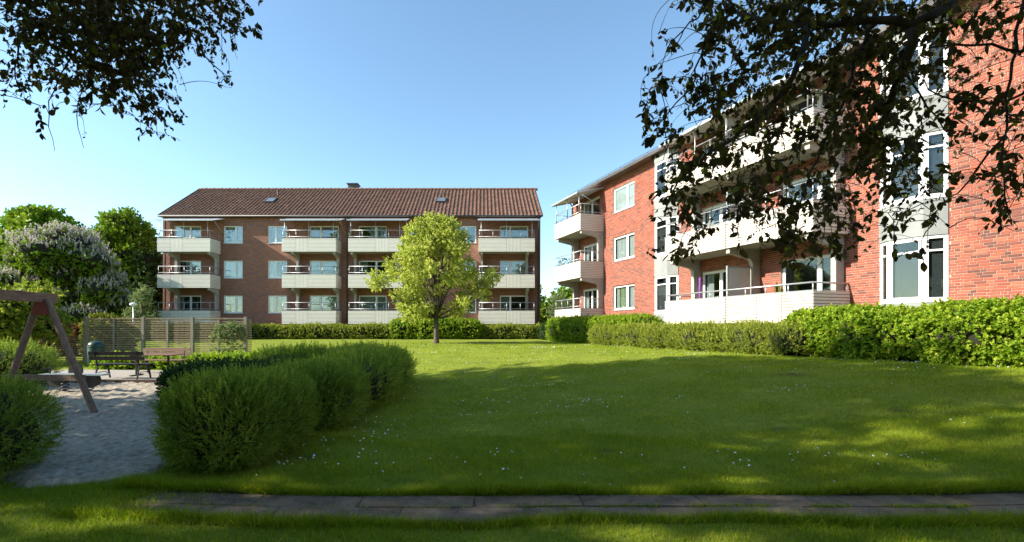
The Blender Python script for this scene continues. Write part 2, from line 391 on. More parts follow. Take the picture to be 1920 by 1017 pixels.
def scatter(name, P, D, Sc, kind, mat, parent=None, rbase=None):
    n = len(P)
    if n == 0: return None
    pick = RNG.integers(0, 4, n); Vs = []; Fs = []; Rs = []; k = 0
    if rbase is None: rbase = RNG.uniform(.1, .9, n)
    for j in range(4):
        s = pick == j
        if not s.any(): continue
        bv, bf, br = SPR[kind][j]
        V, F = tile(bv, bf, frames(D[s]), P[s], Sc[s])
        Vs.append(V); Fs.append(F + k); k += len(V)
        Rs.append((rbase[s][:, None] + br[None, :]).ravel())
    return np_mesh(name, np.concatenate(Vs), np.concatenate(Fs), mat, np.clip(np.concatenate(Rs), 0, 1), parent)

def lobe_points(lobes, n, power=1.0, zmin=None, inner=.82, depth=.15, keep=.85):
    """points on the outside of a union of ellipsoids (cx,cy,cz,rx,ry,rz)"""
    L = np.array(lobes); area = (L[:, 3] * L[:, 4] + L[:, 3] * L[:, 5] + L[:, 4] * L[:, 5]); pr = area / area.sum()
    out = []; outN = []; got = 0; tries = 0
    while got < n and tries < 12:
        tries += 1; m = n * 2
        i = RNG.choice(len(L), m, p=pr)
        d = RNG.normal(size=(m, 3)); d /= np.linalg.norm(d, axis=1, keepdims=True)
        e = np.sign(d) * np.abs(d) ** power
        rr = 1 - depth * RNG.random(m) ** 1.5 + RNG.normal(size=m) * .025
        P = L[i, :3] + e * L[i, 3:] * rr[:, None]
        ok = np.ones(m, bool)
        if zmin is not None: ok &= P[:, 2] > zmin(P[:, 0], P[:, 1])
        for j in range(len(L)):
            q = np.abs((P - L[j, :3]) / (L[j, 3:] * inner)); ins = (q ** (2 / power)).sum(1) < 1
            ok &= ~(ins & (i != j) & (RNG.random(m) < keep))
        P = P[ok]; Nn = (d[ok] / L[i[ok], 3:]); Nn /= np.linalg.norm(Nn, axis=1, keepdims=True)
        out.append(P); outN.append(Nn); got += len(P)
    P = np.concatenate(out)[:n]; Nn = np.concatenate(outN)[:n]
    return P, Nn
def lobes_core(lobes, scale, mat, parent, name='shade_core', power=1.0):  # dark solid blobs added inside the foliage to block light
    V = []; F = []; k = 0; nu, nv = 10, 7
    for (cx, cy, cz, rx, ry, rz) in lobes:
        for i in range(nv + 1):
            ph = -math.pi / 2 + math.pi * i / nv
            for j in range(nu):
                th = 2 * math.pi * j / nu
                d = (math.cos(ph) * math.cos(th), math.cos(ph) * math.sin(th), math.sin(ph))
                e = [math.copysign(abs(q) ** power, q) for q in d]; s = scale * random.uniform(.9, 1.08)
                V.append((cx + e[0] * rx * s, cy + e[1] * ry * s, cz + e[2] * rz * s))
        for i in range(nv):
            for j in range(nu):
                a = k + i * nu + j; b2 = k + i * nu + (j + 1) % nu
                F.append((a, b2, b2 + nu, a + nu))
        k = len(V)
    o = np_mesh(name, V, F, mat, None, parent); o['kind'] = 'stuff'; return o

def hedge(label, cat, path, hw, h, n, kind, mat, name='hedge', power=.7, sc=(.8, 1.25), spacing=.55, jit=.12, up=.5, group=None, hvar=.06, core=.84, feather=.07):
    reseed(label); P0 = [np.array(p, float) for p in path]; lob = []
    for a, b2 in zip(P0[:-1], P0[1:]):
        L = np.linalg.norm(b2 - a); k = max(1, int(L / (hw * spacing)))
        for i in range(k): lob.append(a + (b2 - a) * (i / k))
    lob.append(P0[-1]); lobes = []
    base = empty(name, (P0[0][0], P0[0][1], ground(*P0[0][:2])))
    for p in lob:
        hh = h * random.uniform(1 - hvar, 1 + hvar); ww = hw * random.uniform(.9, 1.08); g = ground(p[0], p[1])
        lobes.append((p[0] + random.uniform(-jit, jit) * hw, p[1] + random.uniform(-jit, jit) * hw, g + hh * .47, ww, ww, hh * .53))
    P, Nn = lobe_points(lobes, n, power, lambda x, y: ground_np(x, y) + .03, depth=.22)
    off = np.array(base.location)
    D = Nn + np.array((0, 0, up)) + RNG.normal(size=Nn.shape) * .45
    Sc = RNG.uniform(sc[0], sc[1], len(P))
    f = scatter('foliage', P - off, D, Sc, kind, mat, base); f['kind'] = 'stuff'
    if feather:
        i_ = RNG.choice(len(P), int(len(P) * feather), replace=False); i_ = i_[Nn[i_, 2] > -.2]
        D2_ = Nn[i_] * .8 + np.array((0, 0, up + .3)) + RNG.normal(size=(len(i_), 3)) * .35
        f = scatter('shoots', P[i_] - off + Nn[i_] * .03, D2_, RNG.uniform(sc[1] * .9, sc[1] * 1.35, len(i_)), kind, mat, base, RNG.uniform(.5, 1.0, len(i_))); f['kind'] = 'stuff'
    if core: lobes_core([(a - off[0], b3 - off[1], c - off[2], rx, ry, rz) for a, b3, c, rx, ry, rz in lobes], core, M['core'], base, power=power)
    tag(base, label, cat, group)
    return base

def limb_pts(a, b, sag=.12, k=6, wob=.05):
    a = Vector(a); b = Vector(b); L = (b - a).length; pts = []
    o = Vector((random.uniform(-1, 1), random.uniform(-1, 1), random.uniform(-1, 1))) * wob * L
    for i in range(k + 1):
        t = i / k; p = a.lerp(b, t) + o * math.sin(t * math.pi) + Vector((0, 0, sag * L)) * math.sin(t * math.pi)
        pts.append(p)
    return pts
def tree(name, label, base, H, tr, crown, nl, lr, nleaf, kind, mat, fork=.3, bark=None, group=None, sc=(.8, 1.25), limbs=14,
         shape=1.0, depth=.6, flower=None, inner=.6, keep=.5, lean=(0, 0), cat='tree', core=0, topw=.35):
    """crown = (cx, cy, z0, z1, rx, ry); nl clumps of radius lr"""
    reseed(label); root = empty(name, base); bx, by, bz = base; bark = bark or M['bark']
    cx, cy, z0, z1, rx, ry = crown; lob = []; tries = 0
    while len(lob) < nl and tries < 5000:
        tries += 1
        u = random.random(); z = z0 + (z1 - z0) * u
        prof = math.sin(math.pi * min(1, max(0, (u + .12) / 1.12)) ** shape) ** .6 if topw is None else (1 - (1 - topw) * u ** 1.6) * math.sin(math.pi * min(.5, (u + .08)) ) ** .5
        if u > .82: prof *= math.sqrt(max(0, 1 - ((u - .82) / .2) ** 2))
        a = random.uniform(0, 2 * math.pi); q = random.random() ** .45
        x = cx + math.cos(a) * rx * prof * q; y = cy + math.sin(a) * ry * prof * q
        r_ = lr * random.uniform(.7, 1.3)
        if any((x - l[0]) ** 2 + (y - l[1]) ** 2 + (z - l[2]) ** 2 < (lr * .55) ** 2 for l in lob): continue
        lob.append((x, y, z, r_, r_, r_ * random.uniform(.6, .85)))
    P, Nn = lobe_points(lob, nleaf, 1, None, inner, depth, keep)
    off = np.array(base)
    D = Nn * .8 + np.array((0, 0, .15)) + RNG.normal(size=Nn.shape) * .6
    hl = np.clip(RNG.uniform(.1, .9, len(P)), 0, 1)
    if flower:
        fm = RNG.random(len(P)) < flower[0]; fm &= Nn[:, 2] > -.3
        f2 = scatter('blossom', (P - off)[fm] + np.array((0, 0, .05)), np.array((0, 0, 1.)) + RNG.normal(size=(fm.sum(), 3)) * .25, RNG.uniform(.6, 1.0, fm.sum()), flower[1], flower[2], root)
        f2['kind'] = 'stuff'; P = P[~fm]; D = D[~fm]; hl = hl[~fm]
    f = scatter('crown', P - off, D, RNG.uniform(sc[0], sc[1], len(P)), kind, mat, root, hl); f['kind'] = 'stuff'
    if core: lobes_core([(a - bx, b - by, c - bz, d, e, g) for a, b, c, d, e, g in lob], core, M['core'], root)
    mb = MB(); fz = H * fork; top = Vector((cx - bx + lean[0], cy - by + lean[1], z1 - bz - (z1 - z0) * .15)); fk = Vector(((cx - bx) * .25, (cy - by) * .25, fz))
    pts = [Vector((0, 0, -.1)), Vector((0, 0, .12)), fk * .5, fk]
    mb.tube(pts, [tr * 1.5, tr * 1.12, tr * .95, tr * .9], 10)
    up = limb_pts(fk, top, 0, 8, .03); mb.tube(up, [tr * .85 * (1 - .85 * i / 8) for i in range(9)], 8)
    tk = mb.build('trunk', bark, root, True)
    mb = MB()
    for l in sorted(lob, key=lambda q: random.random())[:limbs]:
        e = Vector((l[0] - bx, l[1] - by, l[2] - bz)); s = up[random.randint(0, 4)]
        if e.z < s.z + .1: s = fk
        pts = limb_pts(s, e, -.08, 6, .06); r0 = tr * .42
        mb.tube(pts, [r0 * (1 - .8 * i / 6) for i in range(7)], 6)
        for q in range(3):
            s2 = pts[random.randint(2, 5)]; e2 = s2 + Vector((random.uniform(-1, 1), random.uniform(-1, 1), random.uniform(-.1, .9))) * lr
            mb.tube(limb_pts(s2, e2, .05, 4, .08), [r0 * .3, r0 * .25, r0 * .2, r0 * .14, r0 * .08], 5)
    mb.build('limbs', bark, root, True)
    tag(root, label, cat, group); return root

# ------------------------------------------------------------------ ground
BALD = [(4.3, 6.9, .10), (6.6, 10.3, .2), (1.6, 6.2, .07), (-.3, 6.0, .08), (-2.3, 5.9, .2), (6.4, 7.4, .09)]
def axis_vals(lo, hi, dlo, dhi, fine, grow=1.35):
    v = list(np.arange(dlo, dhi + 1e-6, fine)); s = fine
    while v[-1] < hi: s *= grow; v.append(v[-1] + s)
    s = fine
    while v[0] > lo: s *= grow; v.insert(0, v[0] - s)
    return np.array(v)
gx = axis_vals(-700, 700, -14, 14, .14); gy = axis_vals(-200, 1500, 2.6, 20, .14)
XX, YY = np.meshgrid(gx, gy)
def lumps(x, y):
    return 1.5 * (.018 * np.sin(x * 1.3 + 1.1 * np.sin(y * .9)) * np.cos(y * 1.7 + x * .3) + .012 * np.sin(x * 3.1 + 2 * y) * np.sin(y * 2.7 - x) +
            .006 * np.sin(x * 7.3 + y * 3.7) * np.sin(y * 6.1 + 2 * np.sin(x * 2.1)))
SAND = [(-14, 13.65), (-5.9, 13.65), (-4.6, 9.5), (-3.9, 6.3), (-3.55, 5.15), (-3.9, 4.86), (-4.6, 4.88), (-6.2, 5.6), (-9, 6.0), (-14, 6.6)]
PAVE = [(-15, 13.75), (-7.2, 13.75), (-6.8, 16.6), (-15, 17.2)]
def path_mid(x): return 4.26 + .16 * np.clip((-x - 1.0) / 2.5, 0, 1) ** 1.3 + .02 * np.sin(x * .8)
PX0, PX1, PHW = -3.2, 12.0, .285
def in_poly(x, y, poly, grow=0):
    ins = np.zeros(x.shape, bool); n_ = len(poly)
    for i in range(n_):
        x1, y1 = poly[i]; x2, y2 = poly[(i + 1) % n_]
        c = ((y1 > y) != (y2 > y)) & (x < (x2 - x1) * (y - y1) / (y2 - y1 + 1e-12) + x1); ins ^= c
    return ins
def in_path(x, y, g=0): return (x > PX0 - g) & (x < PX1 + g) & (np.abs(y - path_mid(x)) < PHW + g)
bare = in_poly(XX, YY, SAND) | in_poly(XX, YY, PAVE) | in_path(XX, YY, .06)
ZZ = ground_np(XX, YY) + lumps(XX, YY) * np.where((YY > 2) & (YY < 30), 1, .5)
ZZ = np.where(bare, ground_np(XX, YY) - .05, ZZ)
V = np.stack([XX, YY, ZZ], -1).reshape(-1, 3); nx, ny = len(gx), len(gy)
ii, jj = np.meshgrid(np.arange(nx - 1), np.arange(ny - 1)); a0 = (jj * nx + ii).ravel()
F = np.stack([a0, a0 + 1, a0 + nx + 1, a0 + nx], 1)
bd_ = np.zeros(len(V))
for (bx_, by_, br_) in BALD: bd_ = np.maximum(bd_, np.clip(1.5 - np.hypot((V[:, 0] - bx_) / 1.6, V[:, 1] - by_) / br_, 0, 1))
bd_ = np.maximum(bd_, (in_path(V[:, 0], V[:, 1], .1)) * .8)
g = np_mesh('lawn', V, F, M['lawn'], bd_, None, True); tag(g, None, None, None, 'structure')

# sand with raked, trodden relief
xs = np.arange(-14, -3.3, .07); ys = np.arange(4.7, 13.7, .07); XS, YS = np.meshgrid(xs, ys)
ins = in_poly(XS, YS, SAND)
rel = np.zeros_like(XS)
for q in range(60):
    a_ = RNG.uniform(0, 6.28); fq = RNG.uniform(5, 40); rel += np.sin((XS * math.cos(a_) + YS * math.sin(a_)) * fq + RNG.uniform(0, 6) + .8 * np.sin(XS * 2.3 + q) * np.cos(YS * 1.9 - q)) * .012 / (fq ** .4)
ZS = np.where(ins, .012 + np.abs(rel) * 1.3, -.06)
V = np.stack([XS, YS, ZS], -1).reshape(-1, 3); nx = len(xs); ny = len(ys)
ii, jj = np.meshgrid(np.arange(nx - 1), np.arange(ny - 1)); a0 = (jj * nx + ii).ravel()
F = np.stack([a0, a0 + 1, a0 + nx + 1, a0 + nx], 1)
keep = (V[F][:, :, 2] > -.05).any(1)
g = np_mesh('sand', V, F[keep], M['sand'], None, None, True); tag(g, None, None, None, 'structure')
mb = MB(); mb.prism(PAVE, -.05, .085, 'z'); g = mb.build('pavement', M['paving']); tag(g, None, None, None, 'structure')
te = empty('sandpit_edge', (-14, 13.66, 0)); x = -14.0
while x < -6.2:
    L = 2.4; mb = MB(); mb.box(x + 14 + .006, x + 14 + L - .006, -.07, .07, -.05, .115 + random.uniform(-.01, .01)); mb.build('timber', M['timberedge'], te); x += L
tag(te, 'dark timber edging between the sand and the pavement under the benches', 'edging')

# path of two rows of slabs
pth = empty('path', (0, 4.26, 0)); pth['kind'] = 'structure'
mb = MB(); xs = np.linspace(PX0, PX1, 60)
for x0_, x1_ in zip(xs[:-1], xs[1:]):
    y0_, y1_ = path_mid(x0_) - 4.26, path_mid(x1_) - 4.26; z0_, z1_ = ground(x0_, 4.26) + .001, ground(x1_, 4.26) + .001
    mb.quad((x0_, y0_ - PHW - .04, z0_), (x1_, y1_ - PHW - .04, z1_), (x1_, y1_ + PHW + .04, z1_), (x0_, y0_ + PHW + .04, z0_))
o_ = mb.build('joint_soil', M['joint'], pth)
for row in (0, 1):
    x = PX0 + (.0 if row else .22)
    while x < PX1 - .3:
        L = random.uniform(.95, 1.4); xm = x + L / 2; ym = float(path_mid(xm)) - 4.26 + (row - .5) * PHW
        zt = ground(xm, 4.26) + .006 + random.uniform(-.004, .004)
        mb = MB(); k = 10; hw, hh = L / 2 - .002, PHW / 2 - .001; ring = []
        for (sx, sy) in ((-1, -1), (1, -1), (1, 1), (-1, 1)):
            ring.append((sx * (hw + random.uniform(-.012, .001)), sy * (hh + random.uniform(-.010, .001))))
        pts = []
        for q in range(4):
            a1 = ring[q]; b1 = ring[(q + 1) % 4]
            for t_ in (0.04, .35, .65, .96): pts.append((a1[0] + (b1[0] - a1[0]) * t_ + random.uniform(-.012, .004), a1[1] + (b1[1] - a1[1]) * t_ + random.uniform(-.010, .004)))
        n_ = len(pts); mb.add([(p[0], p[1], -.05) for p in pts] + [(p[0], p[1], -.006) for p in pts] + [(p[0] * .997, p[1] * .985, 0) for p in pts],
                              [(i, (i + 1) % n_, n_ + (i + 1) % n_, n_ + i) for i in range(n_)] + [(n_ + i, n_ + (i + 1) % n_, 2 * n_ + (i + 1) % n_, 2 * n_ + i) for i in range(n_)] + [tuple(range(2 * n_, 3 * n_))])
        o_ = mb.build('paving_slab', M['slab'], pth); o_.location = (xm, ym, zt)
        o_.rotation_euler = (random.uniform(-.006, .006), -math.atan2(ground(xm + .5, 4.26) - ground(xm - .5, 4.26), 1.0) + random.uniform(-.004, .004), random.uniform(-.02, .02) + math.atan2(float(path_mid(xm + .1) - path_mid(xm - .1)), .2))
        x += L

# ------------------------------------------------------------------ buildings: shared builders
def window(parent, F, u0, u1, z0, z1, splits, rec=.09, fw=.06, inside=None, room=True, transom=None, name='window', sill=True, glass='glass'):
    """white framed window with its panes; F = facade frame"""
    r0 = -rec; mb = MB(F); t = .05
    n0, n1 = r0 - .06, r0
    mb.box(u0, u0 + fw, n0, n1, z0, z1); mb.box(u1 - fw, u1, n0, n1, z0, z1)
    mb.box(u0 + fw, u1 - fw, n0, n1, z1 - fw, z1); mb.box(u0 + fw, u1 - fw, n0, n1, z0, z0 + fw)
    us = [u0 + fw] + [u0 + (u1 - u0) * s for s in splits] + [u1 - fw]; panes = []
    for k, s in enumerate(splits):
        um = u0 + (u1 - u0) * s; mb.box(um - fw * .75, um + fw * .75, n0, n1 + .004, z0 + fw, z1 - fw)
    for k in range(len(us) - 1):
        a = us[k] + (fw * .75 if k > 0 else 0); b_ = us[k + 1] - (fw * .75 if k < len(us) - 2 else 0)
        s = .028   # sash
        mb.box(a, a + s, n0 + .01, n1 - .012, z0 + fw, z1 - fw); mb.box(b_ - s, b_, n0 + .01, n1 - .012, z0 + fw, z1 - fw)
        mb.box(a + s, b_ - s, n0 + .01, n1 - .012, z1 - fw - s, z1 - fw); mb.box(a + s, b_ - s, n0 + .01, n1 - .012, z0 + fw, z0 + fw + s)
        if transom:
            zt = z0 + (z1 - z0) * transom; mb.box(a + s, b_ - s, n0 + .008, n1 - .010, zt - .025, zt + .025)
        panes.append((a + s, b_ - s))
    win = mb.build(name, M['white'], parent)
    for (a, b_) in panes:
        zz = [(z0 + fw + .028, z1 - fw - .028)]
        if transom:
            zt = z0 + (z1 - z0) * transom; zz = [(z0 + fw + .028, zt - .025), (zt + .025, z1 - fw - .028)]
        for (q0, q1) in zz:
            mb = MB(F); mb.box(a + .0005, b_ - .0005, r0 - .042, r0 - .036, q0 + .0005, q1 - .0005); mb.build('pane', M[glass], win)
    if sill:
        mb = MB(F); mb.box(u0 - .03, u1 + .03, r0 + .001, .03, z0 - .045, z0 - .004); mb.build('sill', M['rail'], win)
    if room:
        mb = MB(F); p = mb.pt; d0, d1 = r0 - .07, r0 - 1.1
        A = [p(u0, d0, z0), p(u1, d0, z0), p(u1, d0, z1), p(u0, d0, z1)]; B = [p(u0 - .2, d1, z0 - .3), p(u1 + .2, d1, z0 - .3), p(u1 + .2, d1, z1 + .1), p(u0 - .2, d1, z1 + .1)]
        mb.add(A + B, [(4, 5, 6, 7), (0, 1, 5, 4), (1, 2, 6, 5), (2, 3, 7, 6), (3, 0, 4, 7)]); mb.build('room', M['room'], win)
    if inside:
        for (kind, a, b_, q0, q1) in inside:
            mb = MB(F); ua, ub = u0 + fw + (u1 - u0 - 2 * fw) * a, u0 + fw + (u1 - u0 - 2 * fw) * b_
            za, zb = z0 + fw + (z1 - z0 - 2 * fw) * q0, z0 + fw + (z1 - z0 - 2 * fw) * q1
            if kind in ('curtain', 'greencurtain'):
                k = max(4, int((ub - ua) / .07)); pp = []
                for i in range(k + 1):
                    u = ua + (ub - ua) * i / k; d = r0 - .13 + (.025 if i % 2 else -.02); pp.append((u, d))
                for (p0, p1) in zip(pp[:-1], pp[1:]): mb.add([mb.pt(p0[0], p0[1], za), mb.pt(p1[0], p1[1], za), mb.pt(p1[0], p1[1], zb), mb.pt(p0[0], p0[1], zb)], [(0, 1, 2, 3)])
                mb.build('curtain', M[kind], win)
            elif kind == 'slats':
                z = za
                while z < zb: mb.add([mb.pt(ua, r0 - .085, z), mb.pt(ub, r0 - .085, z), mb.pt(ub, r0 - .105, z + .022), mb.pt(ua, r0 - .105, z + .022)], [(0, 1, 2, 3)]); z += .03
                o_ = mb.build('blind_slats', M['slatgrey'], win); o_['kind'] = 'stuff'
            else:
                mb.box(ua, ub, r0 - .066, r0 - .062, za, zb); mb.build('blind', M['blind'], win)
    return win

def wall_grid(mb, u0, u1, z0, z1, openings, n=0.0, rec=.09):
    """front plane with rectangular openings and their reveals"""
    us = sorted(set([u0, u1] + [q for o_ in openings for q in o_[:2] if u0 < q < u1])); zs = sorted(set([z0, z1] + [q for o_ in openings for q in o_[2:4] if z0 < q < z1]))
    for a, b_ in zip(us[:-1], us[1:]):
        for c_, d_ in zip(zs[:-1], zs[1:]):
            um, zm = (a + b_) / 2, (c_ + d_) / 2
            if any(o_[0] < um < o_[1] and o_[2] < zm < o_[3] for o_ in openings): continue
            mb.add([mb.pt(a, n, c_), mb.pt(b_, n, c_), mb.pt(b_, n, d_), mb.pt(a, n, d_)], [(0, 1, 2, 3)])
    for (a, b_, c_, d_) in openings:
        m_ = n - rec - .08; p = mb.pt
        mb.add([p(a, n, c_), p(a, m_, c_), p(a, m_, d_), p(a, n, d_)], [(0, 1, 2, 3)]); mb.add([p(b_, n, c_), p(b_, m_, c_), p(b_, m_, d_), p(b_, n, d_)], [(3, 2, 1, 0)])
        mb.add([p(a, n, c_), p(b_, n, c_), p(b_, m_, c_), p(a, m_, c_)], [(0, 1, 2, 3)]); mb.add([p(a, n, d_), p(b_, n, d_), p(b_, m_, d_), p(a, m_, d_)], [(3, 2, 1, 0)])

def boards(mb_or_list, F, u0, u1, z0, z1, n0, n1, vertical, pitch=.105, gap=.02):
    """yield (u0,u1,z0,z1) board rectangles"""
    out = []
    if vertical:
        k = max(1, round((u1 - u0) / pitch)); w_ = (u1 - u0) / k
        for i in range(k): out.append((u0 + i * w_ + gap / 2, u0 + (i + 1) * w_ - gap / 2, z0, z1))
    else:
        k = max(1, round((z1 - z0) / pitch)); w_ = (z1 - z0) / k
        for i in range(k): out.append((u0, u1, z0 + i * w_ + gap / 2, z0 + (i + 1) * w_ - gap / 2))
    return out

def balcony(parent, u0, u1, dep, zb, zones, mat, individual, rails='double', canopy=None, divider=None, postn=4, glass=None):
    """zones = [(fraction0, fraction1, vertical)] along the front; local frame of the building (x along, -y outward)"""
    Fm = (0, 0, 1, 0)
    mb = MB(Fm); mb.box(u0 + .03, u1 - .03, 0.002, dep - .06, zb + .03, zb + .17)
    bal = mb.build('balcony', M['concrete_dk'], parent)
    ht = 1.0; sides = [('front', None)]
    brd = []
    for (f0, f1, vt) in zones:
        a, b_ = u0 + (u1 - u0) * f0 + .006, u0 + (u1 - u0) * f1 - .006
        for q in boards(None, None, a, b_, zb, zb + ht, 0, 0, vt): brd.append(('f',) + q)
    for (side, uu) in (('l', u0), ('r', u1)):
        for q in boards(None, None, .02, dep - .03, zb, zb + ht, 0, 0, False): brd.append((side,) + q)
    joined = MB(Fm); cache = {}
    for (sd_, a, b_, c_, d_) in brd:
        mb = joined if not individual else MB(Fm)
        if sd_ == 'f':
            L, Hh = b_ - a, d_ - c_
            if individual:
                key = (round(L, 3), round(Hh, 3), 'f')
                if key not in cache:
                    mb.bbox(0, L, -.025, 0, 0, Hh, .005); o_ = mb.build('board', mat, bal); cache[key] = o_
                else: o_ = copy_obj(cache[key], bal)
                o_.location = (a, -dep, c_)
            else: mb.box(a, b_, dep - .025, dep, c_, d_)
        else:
            if individual:
                key = (round(b_ - a, 3), round(d_ - c_, 3), sd_)
                s = -1 if sd_ == 'l' else 1
                if key not in cache:
                    x0_, x1_ = (0, .025) if sd_ == 'l' else (-.025, 0)
                    mb.box(x0_, x1_, a, b_, 0, d_ - c_); o_ = mb.build('board', mat, bal); cache[key] = o_
                else: o_ = copy_obj(cache[key], bal)
                o_.location = (u0 if sd_ == 'l' else u1, 0, c_)
            else:
                mb.box(u0 if sd_ == 'l' else u1 - .025, u0 + .025 if sd_ == 'l' else u1, a, b_, c_, d_)
    if not individual:
        o_ = joined.build('cladding_boards', mat, bal); o_['kind'] = 'stuff'
    # inner backing, dark to paint shade into the board gaps, and top capping
    mb = MB(Fm); t = .03
    mb.box(u0 + .028, u1 - .028, dep - .045, dep - .027, zb + .02, zb + ht - .01)
    mb.box(u0 + .028, u0 + .042, .02, dep - .047, zb + .02, zb + ht - .01); mb.box(u1 - .042, u1 - .028, .02, dep - .047, zb + .02, zb + ht - .01)
    mb.build('backing', M['soffit'], bal)
    mb = MB(Fm); zc = zb + ht
    mb.box(u0 - .01, u1 + .01, dep - .05, dep + .01, zc + .002, zc + .022); mb.box(u0 - .01, u0 + .04, .02, dep - .052, zc + .002, zc + .022); mb.box(u1 - .04, u1 + .01, .02, dep - .052, zc + .002, zc + .022)
    mb.build('capping', M['gutter' if not individual else 'rail'], bal)
    # rails
    mb = MB(); rt = .02
    def ring(z, r_):
        mb.tube([(u0 + .06, -.02, z), (u0 + .06, -dep + .07, z)], r_, 6); mb.tube([(u0 + .04, -dep + .06, z), (u1 - .04, -dep + .06, z)], r_, 6); mb.tube([(u1 - .06, -.02, z), (u1 - .06, -dep + .07, z)], r_, 6)
    if rails == 'double':
        zt = zc + .60; ring(zt, .022); ring(zc + .13, .016)
    else:
        zt = zc + .26; ring(zt, .03)
    for i in range(postn + 1):
        uu = u0 + .06 + (u1 - u0 - .12) * i / postn; mb.tube([(uu, -dep + .062, zc - .05), (uu, -dep + .062, zt)], .015 if rails == 'double' else .02, 6)
    mb.tube([(u0 + .06, -.1, zc - .05), (u0 + .06, -.1, zt)], .014, 6); mb.tube([(u1 - .06, -.1, zc - .05), (u1 - .06, -.1, zt)], .014, 6)
    mb.build('railing', M['rail'], bal, True)
    if glass:
        for (ga, gb) in glass:
            mb = MB(Fm); mb.box(ga, gb, dep - .09, dep - .083, zc + .03, zt - .02); mb.build('glass_screen', M['glass'], bal)
    if canopy:
        ca, cb, zf, zw = canopy; fd = dep + .18
        mb = MB(Fm); mb.prism([(0.0, zw), (0.0, zw + .03), (fd, zf + .03), (fd, zf)], ca, cb, 'u'); mb.build('canopy', M['canopy'], bal)
        mb = MB(Fm); mb.box(ca, cb, fd + .001, fd + .04, zf - .05, zf + .06)
        for uu in (ca + .001, (ca + cb) / 2 - .02, cb - .041): mb.prism([(0.03, zw - .055), (0.03, zw - .003), (fd - .002, zf - .003), (fd - .002, zf - .055)], uu, uu + .04, 'u')
        mb.build('canopy_frame', M['rail'], bal)
        for i in range(postn // 2 + 1):
            mb = MB(); uu = u0 + .2 + (u1 - u0 - .4) * i / (postn // 2); mb.tube([(uu, -dep + .02, zc - .02), (uu, -dep + .02, zf + .02)], .02, 6)
            mb.build('canopy_post', M['rail'], bal, True)
        if u1 > ca:
            mb = MB(); mb.tube([(cb - .05, -fd + .1, zf - .02), (cb - .05, -.05, zf - .75)], .018, 6); mb.build('brace', M['rail'], bal, True)
    if divider is not None:
        dv = None
        nb = 12; y0_, y1_ = .42, dep - .1; zf_ = zb + .18
        for i in range(nb):
            a = y0_ + (y1_ - y0_) * i / nb
            mb = MB(Fm); mb.box(divider - .015, divider + .015, a + .004, a + (y1_ - y0_) / nb - .004, zf_, zf_ + 1.95); mb.build('screen_board', mat, bal)
        mb = MB(Fm); mb.box(divider - .03, divider + .03, y1_ + .002, y1_ + .05, zf_, zf_ + 2.0); mb.box(divider - .03, divider + .03, y0_, y1_, zf_ + 1.953, zf_ + 2.0); mb.build('screen_frame', M['rail'], bal)
    return bal

def fin(parent, uc, dep, z_lo, z_top, th=.17):
    """concrete bracket and leg below a balcony"""
    L = .37; nose = dep - .1
    prof = [(0.003, z_lo), (L, z_lo), (L, z_top - .62)]
    for i in range(7):
        a = i / 6 * math.pi / 2; prof.append((L + .24 * (1 - math.cos(a)), z_top - .62 + .26 * math.sin(a)))
    prof += [(nose, z_top - .20), (nose, z_top), (0.003, z_top)]
    mb = MB((0, 0, 1, 0)); mb.prism(prof, uc - th / 2, uc + th / 2, 'u'); o_ = mb.build('bracket', M['concrete_dk'], parent)
    return o_

FB = (0, 0, 1, 0)
# ------------------------------------------------------------------ far building (left)
LB = empty('apartment_building', (0, 37, .75))
tag(LB, 'red brick apartment block with tiled pitched roof and cream balconies behind the lawn tree', 'apartment building')
Z = lambda z: z - .75
LX0, LX1 = -24.65, 4.45
wx = [(-19.97, -18.5), (-16.55, -15.08), (-5.6, -4.1), (-2.0, -.5)]
wz = [(2.71, 4.05), (5.40, 6.74), (8.09, 9.42)]
doors = [(-23.8, -21.7, .6), (-13.35, -11.1, .38), (-9.56, -7.4, .63), (1.32, 3.52, .37)]
dz = [(2.0, 4.05), (4.7, 6.74), (7.38, 9.42)]
ops = [(a, b_, Z(c_), Z(d_)) for (a, b_) in wx for (c_, d_) in wz] + [(a, b_, Z(c_), Z(d_)) for (a, b_, s_) in doors for (c_, d_) in dz]
mb = MB(FB); wall_grid(mb, LX0, LX1, -.3, Z(10.2), ops, 0, .06)
p = mb.pt; D2 = -10.0
for uu, fl in ((LX0, 1), (LX1, 0)):
    q = [p(uu, 0, -.3), p(uu, D2, -.3), p(uu, D2, Z(10.2)), p(uu, -5, Z(13.4)), p(uu, 0, Z(10.2))]
    mb.add(q, [(0, 1, 2, 3, 4) if fl else (4, 3, 2, 1, 0)])
mb.add([p(LX0, D2, -.3), p(LX1, D2, -.3), p(LX1, D2, Z(10.2)), p(LX0, D2, Z(10.2))], [(3, 2, 1, 0)])
mb.build('wall', M['brick_far'], LB)
ins_sets = [[('blind', 0, 1, 0, 1)], [('curtain', 0, .2, 0, 1), ('curtain', .8, 1, 0, 1)], [('blind', 0, .48, 0, 1)], [('curtain', 0, 1, 0, 1)], None, [('blind', 0, 1, .45, 1)]]
pickw = {(0, 2): 0, (0, 1): 0, (0, 0): 4, (1, 2): 0, (1, 1): 2, (1, 0): 1, (2, 2): 5, (2, 1): 0, (2, 0): 1, (3, 2): 5, (3, 1): 0, (3, 0): 1}
for i, (a, b_) in enumerate(wx):
    for k, (c_, d_) in enumerate(wz):
        window(LB, FB, a, b_, Z(c_), Z(d_), [.63 if i in (0,) else .4] if i < 3 else [.5], rec=.06, glass='glass_far', inside=ins_sets[pickw[(i, k)]])
